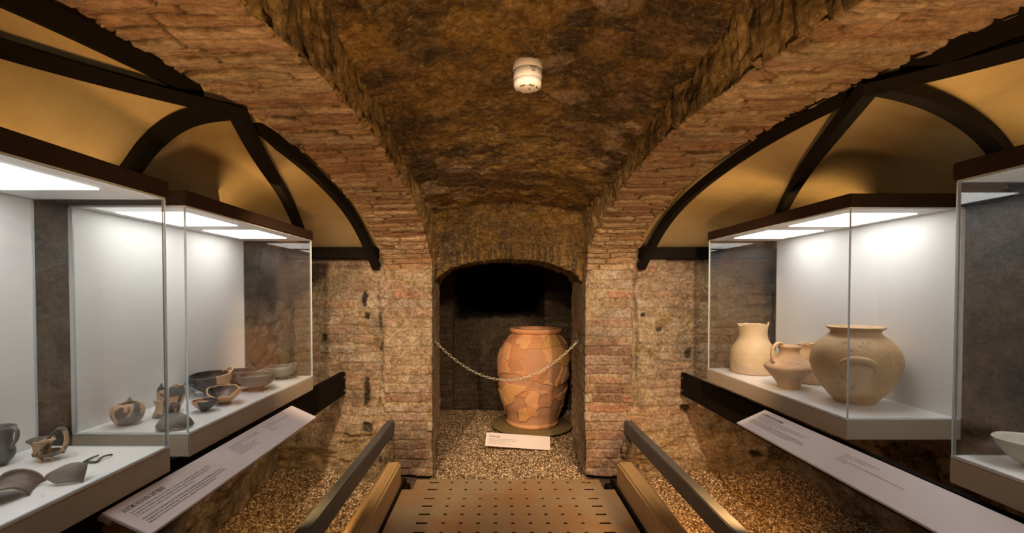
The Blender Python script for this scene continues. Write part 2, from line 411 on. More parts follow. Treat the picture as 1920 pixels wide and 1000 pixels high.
M['grey_brown'] = mat_clay('grey_brown_ware', (0.085, 0.07, 0.06), (0.22, 0.18, 0.145), crack=True, rough=0.55)
M['grey_mug'] = mat_clay('grey_mug_ware', (0.09, 0.09, 0.085), (0.17, 0.16, 0.145), crack=False, rough=0.5)
M['two_tone'] = mat_clay('painted_ware', (0.56, 0.33, 0.18), (0.64, 0.42, 0.25), crack=False, paint=(0.10, 0.075, 0.07), rough=0.45, scale=13)
M['two_tone_red'] = mat_clay('painted_red_ware', (0.60, 0.36, 0.19), (0.66, 0.44, 0.26), crack=False, paint=(0.12, 0.07, 0.05), rough=0.45, scale=15, thr=(0.52, 0.54))
M['restored_clay'] = mat_clay('restored_clay', (0.52, 0.38, 0.26), (0.56, 0.42, 0.29), crack=False)
M['orange_clay'] = mat_clay('orange_clay', (0.58, 0.34, 0.17), (0.68, 0.45, 0.25), crack=False)
M['lamp_clay'] = mat_clay('mottled_clay', (0.48, 0.32, 0.18), (0.30, 0.21, 0.13), crack=False, paint=(0.10, 0.085, 0.06), scale=22)
M['pale_bowl'] = mat_clay('pale_grey_ware', (0.46, 0.42, 0.34), (0.56, 0.52, 0.43), crack=False)
n = NT('terracotta_jar').set(Roughness=0.8)
tc = n.ramp(n.attr('rnd'), [(0, (0.42, 0.19, 0.085)), (0.4, (0.58, 0.29, 0.14)), (0.7, (0.66, 0.36, 0.19)), (1, (0.60, 0.34, 0.12))])
c = n.mix(n.attr('sherd'), n.mix(n.noise(12), (0.44, 0.23, 0.13), (0.50, 0.27, 0.16)), tc)
c = n.mix(n.math('MULTIPLY', n.attr('crack'), n.math('MULTIPLY', n.gray(n.noise(5, 3), 0.4, 0.6), 0.7)), c, (0.16, 0.07, 0.03))
c = n.mix(n.gray(n.noise(4, 6, 0.7), 0.55, 0.72), c, n.mix(0.55, c, (0.22, 0.15, 0.08)))
n.color(c).bump(n.noise(70, 6, 0.7), 0.35, 0.005); M['jar'] = n.m
# ------------------------------------------------------------------ the setting
XL, XLo, XR, XRo, YP = -0.449, -0.79, 0.647, 0.986, 3.35
def smooth_path(pts, step, k=9):
    pts = np.array(pts, float); d = np.r_[0, np.cumsum(np.hypot(*np.diff(pts, axis=0).T))]
    s = np.arange(0, d[-1], step); q = np.stack([np.interp(s, d, pts[:, 0]), np.interp(s, d, pts[:, 1])], 1)
    pad = np.concatenate([np.repeat(q[:1], k, 0), q, np.repeat(q[-1:], k, 0)])
    ker = np.ones(2 * k + 1) / (2 * k + 1)
    q[:] = np.stack([np.convolve(pad[:, i], ker, 'valid') for i in (0, 1)], 1)
    return s, q
ARCH = [(3.35, 0), (3.35, 1.47), (3.34, 1.53), (3.28, 1.60), (3.1, 1.71), (2.9, 1.78), (2.6, 1.85), (2.3, 1.895), (2.0, 1.92), (1.65, 1.93),
        (1.2, 1.905), (0.85, 1.865), (0.4, 1.77), (0, 1.65), (-0.3, 1.47), (-0.45, 1.3), (-0.5, 1.1), (-0.5, 0)]
aY = np.array([p[0] for p in ARCH[3:16]])[::-1]; aZ = np.array([p[1] for p in ARCH[3:16]])[::-1]
def arch_z(Y): return np.interp(Y, aY, aZ)
VY = np.array([-0.6, 0.2, 0.9, 1.2, 1.6, 2.1, 2.6, 3.0, 3.5]); VZ = np.array([1.75, 1.97, 2.07, 2.09, 2.06, 2.03, 1.955, 1.935, 1.925])
def vault_z(x, Y):
    k = (x - (XL + XR) / 2) / ((XR - XL) / 2)
    return np.interp(Y, VY, VZ) + 0.075 * (1 - np.clip(k * k, 0, 1))

def arcade(side):
    xi, xo, sg = (XL, XLo, -1) if side == 'left' else (XR, XRo, 1)
    s, q = smooth_path(ARCH, 0.0055)
    t = np.gradient(q, axis=0); t /= np.linalg.norm(t, axis=1, keepdims=True)
    nrm = np.stack([t[:, 1], -t[:, 0]], 1)                     # into the masonry
    L = np.where(q[:, 1] < 1.4, 0.50 if side == 'left' else 0.62, 0.42)
    L = np.convolve(np.r_[np.full(20, L[0]), L, np.full(20, L[-1])], np.ones(41) / 41, 'valid')
    na, nb, nc = 58, 62, 16
    offs = np.r_[np.linspace(1, 0, na), np.zeros(nb), np.linspace(0, 1, nc + 1)[1:] * 0]
    X = np.r_[np.full(na, xi), xi + (xo - xi) * np.linspace(0, 1, nb + 2)[1:-1], np.full(nc, xo)]
    off = L[:, None] * offs[None]; off[:, na + nb:] = np.linspace(0, 0.14, nc)[None]
    P = np.stack([np.broadcast_to(X, off.shape), q[:, :1] + nrm[:, :1] * off, q[:, 1:] + nrm[:, 1:] * off], -1)
    S = np.broadcast_to(s[:, None], off.shape)
    seg = np.broadcast_to(np.r_[np.zeros(na), np.ones(nb), np.full(nc, 2)], off.shape)
    # courses: wall courses below the springing, thinner voussoirs along the arch
    pitch = np.where(s < 1.5, 0.068, 0.047); b = np.cumsum(0.0055 / pitch)[:, None] * np.ones_like(off)
    a = np.where(seg == 1, (P[..., 0] - xi) * sg, -off * 1.0) + 5
    m1, r1 = bricks(a, b * 0.06, 0.26, 0.06, 31 if sg < 0 else 47, joint=0.008, wob=0.006)
    wear = fbm(P, 3.2, 4, 3); fine = fbm(P, 22, 4, 8)
    strip = (seg == 0) & (S > 1.45)
    pl = sstep(0.50, 0.62, wear) * 0.8
    pl = np.where(strip, 0.95, np.where(S > 1.5, pl * 0.3, pl))
    m = m1 * np.where(S > 1.5, 0.35 + 0.65 * sstep(0.35, 0.5, fbm(P, 9, 3, 77)), 0.35 + 0.65 * sstep(0.35, 0.6, fbm(P, 9, 3, 77)))
    disp = -m1 * np.where(S > 1.5, 0.008, 0.012) * (1 - pl * 0.6) + (r1 - 0.5) * 0.016 * (1 - pl * 0.7) + (fine - 0.5) * np.where(S > 1.5, 0.014, 0.024) + (fbm(P, 2, 3, 5) - 0.5) * 0.035
    drip = fbm(np.stack([S * 0.35, P[..., 0], off * 0.15], -1), 34, 4, 21)
    disp = np.where(strip, (drip - 0.5) * 0.05 + (fine - 0.5) * 0.03 + (r1 - 0.5) * 0.01, disp)
    # ragged arris where the courses end on the aisle side
    edge = np.exp(-((np.arange(off.shape[1])[None] - na) / 3.2) ** 2)
    rowr = hsh(np.floor(b), np.full(b.shape, 5 + sg))
    disp = disp - edge * (0.003 + 0.022 * rowr ** 2 * (S > 1.45))
    soot_shade = sstep(0.55, 0.7, fbm(P, 5, 4, 60)) * 0.25
    jamb = (seg == 0) & (S <= 1.45)
    jp = 0.55 + 0.45 * sstep(0.42, 0.5, fbm(P, 3, 3, 88))
    pl = np.where(jamb, jp, pl)
    disp = np.where(jamb, disp * 0.45, disp)
    low = sstep(0.45, 0.1, P[..., 2]) * sstep(0.35, 0.55, fbm(P, 6, 3, 9))
    soot_shade = np.clip(soot_shade + (0.55 if sg < 0 else 0.2) * low, 0, 1)  # patchy darkening towards the floor, stronger on the left pilaster
    soot_shade = np.where(strip, sstep(0.50, 0.66, drip) * 0.5 * sstep(1.6, 2.6, S), soot_shade)
    disp = disp - low * 0.02
    nn = normals(P); tgt = np.array([0.1 if True else 0, 1.5, 1.0])
    sgn = np.sign(np.mean(np.sum(nn[:, na + 5:na + nb - 5] * (np.array([(xi + xo) / 2, 1.5, 1.0]) - P[:, na + 5:na + nb - 5]), -1)))
    Q = P + nn * sgn * disp[..., None]
    k = int(np.searchsorted(s, 1.5))
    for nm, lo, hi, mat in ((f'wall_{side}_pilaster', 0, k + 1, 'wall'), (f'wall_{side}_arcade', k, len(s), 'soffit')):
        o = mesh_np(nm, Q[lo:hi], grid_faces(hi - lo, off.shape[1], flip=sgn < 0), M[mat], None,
                    {'mort': m[lo:hi], 'rnd': r1[lo:hi], 'plas': pl[lo:hi], 'soot_shade': soot_shade[lo:hi]})
        struct(o)
arcade('left'); arcade('right')

# central vault
def gridxy(x0, x1, y0, y1, step):
    return np.meshgrid(np.linspace(x0, x1, int((x1 - x0) / step) + 1), np.linspace(y0, y1, int((y1 - y0) / step) + 1), indexing='ij')
x, y = gridxy(XL - 0.03, XR + 0.03, -0.4, 3.52, 0.0075)
P = np.stack([x, y, vault_z(x, y)], -1)
wx = x + (fbm(P, 6, 4, 1) - 0.5) * 0.17; wy = y + (fbm(P, 6, 4, 2) - 0.5) * 0.17
d, rid = cells(wx, wy, 0.15, 0.105, 11)
mm = 1 - sstep(0.03, 0.14, d)
big = fbm(P, 2.2, 5, 14); fine = fbm(P, 26, 4, 15)
pl = sstep(0.47, 0.60, big) * 0.85
edge = sstep(0.36, 0.55, np.abs(x - 0.1)) 
soot_shade = sstep(0.48, 0.62, fbm(P, 8, 6, 18)) * (0.4 + 0.4 * edge)
disp = -mm * 0.008 * (1 - pl * 0.6) + (rid - 0.5) * 0.007 + (fine - 0.5) * 0.03 + (big - 0.5) * 0.05
struct(relief('ceiling', P, disp, {'mort': mm * 0.8, 'rnd': rid, 'plas': pl, 'soot_shade': soot_shade}, M['vault'], (0.1, 1.5, 1.0)))

# end wall above the niche, with its segmental arch
NX0, NX1, NY = XL - 0.01, XR + 0.01, 3.47
def niche_z(x):
    k = (x - 0.1) / 0.56
    return 1.345 + 0.215 * np.sqrt(np.clip(1 - np.abs(k) ** 2.2, 0, 1)) + 0.02
xs = np.linspace(NX0 - 0.02, NX1 + 0.02, 160)
nd, nh = 40, 120
P = np.zeros((160, nd + nh, 3))
P[..., 0] = xs[:, None]; z0 = niche_z(xs)
P[:, :nd, 1] = np.linspace(3.98, NY, nd)[None]; P[:, :nd, 2] = z0[:, None]
P[:, nd:, 1] = NY; P[:, nd:, 2] = z0[:, None] + (2.12 - z0[:, None]) * np.linspace(0, 1, nh)[None] ** 1.15
ang = np.arctan2(xs - 0.1, 0.62)[:, None] * np.ones((160, nd + nh))
dist = P[..., 2] - z0[:, None]
m1, r1 = bricks(dist + 0.06 * 0 + 3.0, ang * 0.95, 2.0, 0.060, 5, joint=0.016, wob=0.010)
ring = 1 - sstep(0.105, 0.135, dist + (fbm(P, 12, 3, 4) - 0.5) * 0.04)
wear = fbm(P, 4, 5, 12)
pl = np.where(ring > 0.5, sstep(0.55, 0.65, wear) * 0.6, 0.35 + 0.65 * sstep(0.36, 0.48, wear))
d, rid = cells(P[..., 0], P[..., 2], 0.13, 0.07, 90)
mort = np.where(ring > 0.5, m1, 1 - sstep(0.03, 0.15, d)); rnd = np.where(ring > 0.5, r1, rid * 0.6)
soot_shade = sstep(0.50, 0.64, fbm(P, 6, 5, 44)) * (0.2 + 0.6 * sstep(0.2, 0.5, np.abs(P[..., 0] - 0.1)))
disp = -mort * 0.008 + (rnd - 0.5) * 0.012 + (fbm(P, 24, 4, 7) - 0.5) * 0.016 + (fbm(P, 3, 2, 71) - 0.5) * 0.03
struct(relief('wall_back', P, disp, {'mort': mort, 'rnd': np.where(ring > 0.5, rnd ** 2 * 0.6, rnd * 0.9), 'plas': pl, 'soot_shade': soot_shade}, M['vault'], (0.1, 1.0, 1.0)))

# end wall of each side bay
def bay_wall(side):
    sg = -1 if side == 'left' else 1
    x0, x1 = (-1.75, XLo + 0.06) if sg < 0 else (XRo - 0.06, 2.45)
    x, z = gridxy(x0, x1, 0.0, 1.72, 0.0075)
    P = np.stack([x, x * 0 + YP + 0.012 + 0.03 * sstep(0.0, 0.03, -sg * (x - (XLo if sg < 0 else XRo))), z], -1)
    edge_x = XLo if sg < 0 else XRo
    m1, r1 = bricks(x + 9, z, 0.24, 0.064, 61 + sg, joint=0.012, wob=0.02)
    wear = fbm(P, 3.0, 5, 19 + sg); fine = fbm(P, 24, 5, 23)
    top = sstep(1.50, 1.52, z + (fbm(P, 5, 2, 2) - 0.5) * 0.02)
    pl = np.clip(0.45 + 0.9 * (sstep(0.38, 0.58, wear) - 0.3), 0, 1) * (1 - top * 0.8)
    rock = sstep(0.50, 0.22, z + (fbm(P, 4, 3, 31) - 0.5) * 0.35)
    pl = np.maximum(pl, rock)
    rd = fbm(P, 5, 5, 37, sc=(0.8, 1, 1.6)); rg = np.abs(fbm(P, 6, 4, 39, sc=(0.7, 1, 1.8)) - 0.5) * 2
    disp = (-m1 * 0.012 + (r1 - 0.5) * 0.018) * (1 - pl * 0.6) + (fine - 0.5) * 0.030 + (fbm(P, 2.2, 3, 6) - 0.5) * 0.05
    disp += rock * (0.03 + (rd - 0.4) * 0.20 - (rg < 0.07) * 0.02) + top * 0.012
    soot_shade = sstep(0.55, 0.68, fbm(P, 5, 5, 66 + sg)) * 0.35 + rock * sstep(0.42, 0.6, rd) * 0.35
    if sg > 0:                                              # two stones that stick out near the corner
        for sx, sy, sw, sh in ((1424, 541, 27, 9), (1417, 563, 24, 8)):
            c = at_y(sx, sy, YP); k = YP / F_PX
            disp += 0.06 * (1 - sstep(0.85, 1.05, np.maximum(np.abs(x - c.x) / (sw * k), np.abs(z - c.z) / (sh * k))))
    # vertical joint against the pilaster
    jn = np.exp(-((x - edge_x - sg * 0.03 - (fbm(P * [0, 0, 1], 6, 3, 50) - 0.5) * 0.05) / 0.011) ** 2) * sstep(0.35, 0.5, fbm(P * [0, 0, 1], 9, 3, 52) + 0.06)
    disp -= jn * 0.012; soot_shade += jn * 0.7 * sstep(0.4, 0.6, fbm(P, 20, 3, 53))
    holes = [(605, 634, 5, 6), (687, 735, 6, 24), (683, 560, 5, 12), (688, 592, 4, 6), (690, 800, 10, 9)] if sg < 0 else [(1291, 663, 6, 8), (1238, 619, 6, 4), (1288, 767, 9, 7), (1412, 848, 12, 6), (1207, 592, 4, 4)]
    for hx, hy, wx_, wy_ in holes:
        c = at_y(hx, hy, YP); k = YP / F_PX
        w_ = (fbm(P, 45, 3, 81) - 0.5) * 1.4
        r = (np.abs((x - c.x) / (wx_ * k)) ** 2.6 + np.abs((z - c.z) / (wy_ * k)) ** 2.6) ** (1 / 2.6) + w_
        hole = 1 - sstep(0.8, 1.25, r); disp -= hole * 0.018; soot_shade = np.maximum(soot_shade, hole)  # shade of the hole is put into the colour; its recess is shallow
    struct(relief(f'wall_back_{side}_bay', P, disp, {'mort': m1 * (1 - 0.4 * pl), 'rnd': r1, 'plas': pl, 'soot_shade': np.clip(soot_shade, 0, 1)}, M['wall'], (0, 0, 1)))
bay_wall('left'); bay_wall('right')

# outer side walls
def side_wall(side):
    sg = -1 if side == 'left' else 1
    y, z = gridxy(-0.6, 3.42, -0.02, 1.72, 0.012)
    xb, xt = (-1.56, -1.44) if sg < 0 else (2.15, 1.98)
    X = xb + (xt - xb) * sstep(0.0, 0.55, z)
    P = np.stack([X, y, z], -1)
    d, rid = cells(y + (fbm(P, 4, 3, 1) - 0.5) * 0.1, z + (fbm(P, 4, 3, 2) - 0.5) * 0.1, 0.26, 0.13, 70 + sg)
    mm = 1 - sstep(0.02, 0.10, d); rd = fbm(P, 4, 5, 41)
    pl = sstep(0.40, 0.55, fbm(P, 2.6, 5, 42)) * 0.9
    rg = np.abs(fbm(P, 2.5, 5, 49) - 0.5)
    disp = -mm * 0.012 * (1 - pl) + (rid - 0.5) * 0.02 + (rd - 0.5) * 0.09 + (fbm(P, 18, 4, 43) - 0.5) * 0.035 - (1 - sstep(0, 0.012, rg)) * 0.02
    soot_shade = sstep(0.54, 0.68, fbm(P, 6, 6, 46)) * 0.35 + (1 - sstep(0, 0.01, rg)) * 0.4
    struct(relief(f'wall_{side}', P, disp, {'mort': mm, 'rnd': rid, 'plas': pl, 'soot_shade': soot_shade}, M['rock'], (0, 1.5, 1)))
side_wall('left'); side_wall('right')

# vaults of the side bays and their ribs
def curve(pts, n=40):
    out = catmull(pts, n)
    out = np.array(out); e0, e1 = out[0].copy(), out[-1].copy(); k = 4
    for _ in range(2):
        pad = np.concatenate([2 * out[:1] - out[1:k + 1][::-1], out, 2 * out[-1:] - out[-k - 1:-1][::-1]])
        out = np.stack([np.convolve(pad[:, i], np.ones(2 * k + 1) / (2 * k + 1), 'valid') for i in range(3)], 1)
    out[0], out[-1] = e0, e1
    return out
def rib(pts, width, depth, centre):
    pts = np.array(pts); t = np.gradient(pts, axis=0); t /= np.linalg.norm(t, axis=1, keepdims=True)
    n = np.array(centre) - pts; n -= t * np.sum(n * t, 1, keepdims=True); n /= np.linalg.norm(n, axis=1, keepdims=True)
    b = np.cross(t, n)
    ring = [pts + b * width / 2 * sx + n * dz for sx, dz in ((1, -0.01), (1, depth), (-1, depth), (-1, -0.01))]
    V = np.stack(ring, 1); k = len(pts)
    f = grid_faces(k, 4, wrap_v=True).tolist() + [[0, 1, 2, 3], [(k - 1) * 4 + 3, (k - 1) * 4 + 2, (k - 1) * 4 + 1, (k - 1) * 4]]
    o = mesh_np('trim_1', V, f, M['black'], None, smooth=False)
    return struct(o)
def side_vault(side):
    sg = -1 if side == 'left' else 1
    if sg < 0:
        nd = (-0.80, 1.47, 1.915); xo = XLo
        B = [nd, (-0.877, 1.74, 1.868), (-1.078, 2.445, 1.836), (-1.225, 2.95, 1.745), (-1.30, 3.22, 1.69), (-1.33, 3.34, 1.62)]
        C = [nd, (-0.976, 1.54, 1.927), (-1.067, 1.57, 1.912), (-1.21, 1.62, 1.837), (-1.28, 1.65, 1.765), (-1.41, 1.70, 1.695)]
        D = [nd, (-0.916, 1.107, 1.855), (-0.975, 0.92, 1.83), (-1.08, 0.55, 1.80), (-1.22, 0.0, 1.73), (-1.33, -0.35, 1.62)]
        cen = (-1.1, 1.6, 1.2)
    else:
        nd = (1.0, 1.26, 1.905); xo = XRo
        B = [nd, (1.225, 1.79, 1.885), (1.435, 2.25, 1.870), (1.68, 2.78, 1.805), (1.85, 3.15, 1.715), (1.92, 3.34, 1.62)]
        C = [nd, (1.218, 1.38, 1.932), (1.404, 1.45, 1.915), (1.594, 1.53, 1.867), (1.74, 1.62, 1.83), (1.98, 1.75, 1.72)]
        D = [nd, (1.07, 1.12, 1.872), (1.127, 1.0, 1.880), (1.30, 0.70, 1.87), (1.60, 0.2, 1.78), (1.92, -0.35, 1.62)]
        cen = (1.4, 1.6, 1.2)
    An = [(xo + sg * 0.01, Y, float(arch_z(Y)) + 0.055) for Y in (nd[1], 1.9, 2.3, 2.6, 2.9, 3.1, 3.25)] + [(xo + sg * 0.01, 3.35, 1.64)]
    Af = [(xo + sg * 0.01, Y, float(arch_z(Y)) + 0.055) for Y in (nd[1], 1.0, 0.7, 0.4, 0.0, -0.35)]
    An[0] = Af[0] = (xo + sg * 0.01, nd[1], nd[2] + 0.01); An[1] = (An[1][0], An[1][1], An[1][2] - 0.02); Af[1] = (Af[1][0], Af[1][1], Af[1][2] - 0.03)
    A1, A0, Bc, Cc, Dc = curve(An), curve(Af), curve(B), curve(C), curve(D)
    lift = np.array([0, 0, 0.012])
    V, Fs, off = [], [], 0
    for (R1, R2, bl, push) in ((A1, Bc, 0.03, (0, 0.0, 1)), (Bc, Cc, 0.11, (sg * 0.5, 0.15, 1)), (Cc, Dc, 0.11, (sg * 0.5, -0.1, 1)), (Dc, A0, 0.03, (0, 0, 1))):
        wv = np.linspace(0, 1, 30); tv = np.linspace(0, 1, len(R1))
        S = R1[:, None] * (1 - wv)[None, :, None] + R2[:, None] * wv[None, :, None] + lift
        S = S + (np.sin(np.pi * wv)[None, :, None] * (np.sin(np.pi * np.clip(tv, 0, 1) ** 0.8) ** 0.7)[:, None, None]) * bl * np.array(push)
        V.append(S.reshape(-1, 3)); Fs.append(grid_faces(len(R1), 30) + off); off += S.shape[0] * 30
    struct(mesh_np(f'ceiling_{side}_bay', np.concatenate(V), np.concatenate(Fs), M['cream']))
    ra = curve([(xo + sg * 0.065, Y, float(arch_z(Y)) + (0.02 if Y < 3 else 0.0)) for Y in (-0.35, 0.0, 0.4, 0.85, nd[1], 1.65, 2.0, 2.3, 2.6, 2.9, 3.1, 3.25)] + [(xo + sg * 0.05, 3.34, 1.52)], 70)
    rib(ra, 0.052, 0.030, cen)
    if sg > 0: rib(curve([(xo + 0.05, Y, float(arch_z(Y)) + 0.040) for Y in (0.2, 0.5, 0.85, 1.05, nd[1], 1.6)], 30), 0.13, 0.012, cen)
    for c_, w_ in ((Bc, 0.05), (Cc, 0.055), (Dc, 0.075)): rib(c_, w_, 0.024, cen)
    # dark steel channel at the springing: along the end wall and the outer wall
    xw = -1.47 if sg < 0 else 2.02
    xe = xo + sg * 0.035
    struct(MB().box(min(xe, xw), max(xe, xw), 3.27, 3.40, 1.575, 1.652, 0.004).build('trim_2', M['black']))
    xi_ = -1.395 if sg < 0 else 1.96
    struct(MB().box(min(xw, xi_), max(xw, xi_), -0.5, 3.27, 1.685, 1.75, 0.004).build('trim_2', M['black']))
side_vault('left'); side_vault('right')

# chamber behind the niche
x, z = gridxy(-0.95, 1.2, -0.02, 1.8, 0.009)
P = np.stack([x, x * 0 + 5.32, z], -1)
m1, r1 = bricks(x + 4, z, 0.26, 0.066, 15, joint=0.012, wob=0.015)
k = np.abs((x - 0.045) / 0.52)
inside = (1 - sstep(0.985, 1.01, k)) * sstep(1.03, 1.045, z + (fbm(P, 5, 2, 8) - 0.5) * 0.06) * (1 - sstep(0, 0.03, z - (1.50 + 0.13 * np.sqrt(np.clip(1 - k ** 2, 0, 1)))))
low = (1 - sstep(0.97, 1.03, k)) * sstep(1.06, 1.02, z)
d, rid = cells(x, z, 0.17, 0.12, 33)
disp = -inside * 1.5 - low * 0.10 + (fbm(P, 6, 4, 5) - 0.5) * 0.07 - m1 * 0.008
struct(relief('wall_chamber_back', P, disp, {'mort': np.where(low > 0.5, 1 - sstep(0.02, 0.14, d), m1), 'rnd': np.where(low > 0.5, rid, r1), 'plas': low * 0.5, 'soot_shade': np.clip(0.55 + inside + 0.2 * low, 0, 1)}, M['rock'], (0, 0, 1)))  # darkness of the unlit chamber is put into the colour, deepest in the opening
for nm, X, tow in (('wall_chamber_left', -0.72, 1), ('wall_chamber_right', 1.02, -1)):
    y, z = gridxy(3.8, 5.4, -0.02, 1.8, 0.02)
    P = np.stack([y * 0 + X, y, z], -1); m1, r1 = bricks(y, z, 0.26, 0.066, 16, joint=0.012)
    struct(relief(nm, P, -m1 * 0.01 + (fbm(P, 6, 3, 5) - 0.5) * 0.04, {'mort': m1, 'rnd': r1, 'plas': 0.2, 'soot_shade': 0.2}, M['rock'], (0.1, 4.6, 1)))
x, y = gridxy(-0.8, 1.1, 3.8, 5.4, 0.03)
P = np.stack([x, y, 1.72 + 0 * x], -1)
struct(relief('ceiling_chamber', P, (fbm(P, 5, 3, 5) - 0.5) * 0.05, {'mort': 0.5, 'rnd': 0.4, 'plas': 0.6, 'soot_shade': 0.3}, M['rock'], (0.1, 4.6, 1)))
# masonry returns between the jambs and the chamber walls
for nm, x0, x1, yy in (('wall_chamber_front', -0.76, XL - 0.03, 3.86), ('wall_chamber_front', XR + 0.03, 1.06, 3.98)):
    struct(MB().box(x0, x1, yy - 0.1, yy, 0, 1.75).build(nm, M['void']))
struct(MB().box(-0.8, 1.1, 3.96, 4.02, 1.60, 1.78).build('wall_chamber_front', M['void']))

# ground
x, y = gridxy(-2.0, 2.6, -1.0, 6.4, 0.05)
def ground_z(x, y):
    P_ = np.stack([np.asarray(x, float), np.asarray(y, float), np.zeros_like(np.asarray(x, float))], -1)
    g = (fbm(P_, 3, 3, 4) - 0.5) * 0.04
    side = sstep(0.95, 1.2, np.abs(np.asarray(x) - 0.1))
    return g + side * (0.07 * sstep(2.9, 3.35, y)) * (np.asarray(y) < 3.6) - 0.015
Zg = ground_z(x, y)
walk = (x > -0.66) & (x < 0.86) & (y < 3.30)
Zg = np.where(walk, -0.30, Zg)
struct(mesh_np('floor', np.stack([x, y, Zg], -1), grid_faces(*x.shape), M['soil']))

ico_bm = bmesh.new(); bmesh.ops.create_icosphere(ico_bm, subdivisions=1, radius=1.0)
ICO = np.array([v.co[:] for v in ico_bm.verts]); ICF = np.array([[v.index for v in f.verts] for f in ico_bm.faces]); ico_bm.free()
def pebbles(name, x0, x1, y0, y1, count, keep, seed, label, size=(0.0038, 0.0080)):
    r = np.random.RandomState(seed)
    px, py = r.uniform(x0, x1, count), r.uniform(y0, y1, count)
    ok = keep(px, py); px, py = px[ok], py[ok]; n = len(px)
    s = r.uniform(*size, n); sc = np.stack([s * r.uniform(0.8, 1.5, n), s * r.uniform(0.7, 1.1, n), s * r.uniform(0.5, 0.95, n)], 1)
    ang = r.uniform(0, 6.283, n); tl = r.uniform(-0.6, 0.6, n)
    V = ICO[None] * (1 + r.uniform(-0.16, 0.16, (n, 12, 1))) * sc[:, None]
    ca, sa, ct, st = np.cos(ang)[:, None], np.sin(ang)[:, None], np.cos(tl)[:, None], np.sin(tl)[:, None]
    vx, vz = V[..., 0] * ct - V[..., 2] * st, V[..., 0] * st + V[..., 2] * ct
    X = vx * ca - V[..., 1] * sa; Y = vx * sa + V[..., 1] * ca
    pz = ground_z(px, py) + s * r.uniform(0.0, 1.6, n)
    W = np.stack([X + px[:, None], Y + py[:, None], vz + pz[:, None]], -1).reshape(-1, 3)
    Fc = (ICF[None] + (np.arange(n) * 12)[:, None, None]).reshape(-1, 3)
    o = mesh_np(name, W, Fc, M['gravel'], None, {'rnd': np.repeat(r.rand(n), 12)})
    return tag(o, label, 'gravel', None, 'stuff')
pebbles('gravel_bed', -1.60, -0.755, 2.25, 3.40, 32000, lambda x, y: x > -1.66, 1, 'brown gravel bed on the left between the timber kerb and the rubble wall')
pebbles('gravel_bed', 0.962, 2.2, 2.2, 3.40, 46000, lambda x, y: x < 2.2, 2, 'orange lit gravel bed on the right between the timber kerb and the rubble wall')
pebbles('gravel_bed', -0.66, 0.98, 3.29, 5.3, 66000, lambda x, y: ((x > XL - 0.02) & (x < XR + 0.02)) | (y > 3.9), 3, 'gravel on the niche floor around the big terracotta jar')
# ------------------------------------------------------------------ walkway
def plate(y0, y1, rows, label):
    """perforated sheet: a grid of strips with real openings"""
    cols = [(-0.422 - 0.033, -0.422 + 0.033)] + [(-0.298 + 0.1006 * i - 0.010, -0.298 + 0.1006 * i + 0.010) for i in range(9)] + [(0.635 - 0.033, 0.635 + 0.033)]
    xs = sorted([-0.625, 0.805] + [v for c in cols for v in c]); ys = sorted([y0, y1] + [v for r in rows for v in (r - 0.010, r + 0.010)])
    notch = y1 > 3.2
    if notch: xs = sorted(xs + [-0.555, 0.735]); ys = sorted(ys + [3.13])
    bm = bmesh.new(); vs = {}
    def V(i, j):
        if (i, j) not in vs: vs[i, j] = bm.verts.new((xs[i], ys[j], 0.010))
        return vs[i, j]
    for i in range(len(xs) - 1):
        for j in range(len(ys) - 1):
            mx, my = (xs[i] + xs[i + 1]) / 2, (ys[j] + ys[j + 1]) / 2
            if any(a < mx < b for a, b in cols) and any(abs(my - r) < 0.010 for r in rows): continue
            if notch and my > 3.13 and (mx < -0.555 or mx > 0.735): continue
            bm.faces.new((V(i, j), V(i + 1, j), V(i + 1, j + 1), V(i, j + 1)))
    me = bpy.data.meshes.new('floor_plate'); bm.to_mesh(me); bm.free(); me.materials.append(M['plate'])
    o = tag(link(bpy.data.objects.new('floor_plate', me)), label, 'floor plate')
    s_ = o.modifiers.new('solid', 'SOLIDIFY'); s_.thickness = 0.002; s_.offset = -1
plate(3.057, 3.30, [3.246, 3.134], 'short rusty perforated steel plate nearest the niche')
plate(1.90, 3.051, [2.996 - 0.1068 * i for i in range(10)], 'long rusty perforated steel walkway plate in the foreground')
# steel channel that carries the plates
for nm, x0, x1, lb in (('steel_channel', -0.640, -0.600, 'black steel channel under the left edge of the walkway'), ('steel_channel', 0.775, 0.832, 'black steel channel beside the right timber kerb')):
    x_out = x0 if x0 < 0 else x1
    mb = MB().box(x0, x1, 1.6, 3.29, -0.150, -0.010, 0.003)
    mb.box(x_out - (0 if x_out < 0 else 0.014), x_out + (0.014 if x_out < 0 else 0), 1.6, 3.29, -0.012, 0.022)
    tag(mb.build(nm, M['black']), lb, 'steel channel')

def kerb(x0, x1, label):
    r = empty('timber_kerb', ((x0 + x1) / 2, 2.3, -0.02), label, 'timber beam', 'timber kerbs of the walkway')
    nx, ny = 8, 90
    w_, L_, h_ = x1 - x0, 1.8, 0.195
    mb = MB().box(-w_ / 2, w_ / 2, -0.9, 0.9, -0.10, h_, 0.012); o = mb.build('beam', M['wood'], r)
    sd = o.modifiers.new('s', 'SUBSURF'); sd.levels = 0; sd.render_levels = 0; o.modifiers.remove(sd)
    MB().box(-w_ / 2 + 0.012, w_ / 2 - 0.012, 0.9, 0.904, 0.03, h_ - 0.012, 0.002).build('end_plate', M['base'], r)
    return r
kerb(-0.745, -0.643, 'yellowish timber kerb along the left side of the walkway')
kerb(0.836, 0.950, 'orange lit timber kerb along the right side of the walkway')

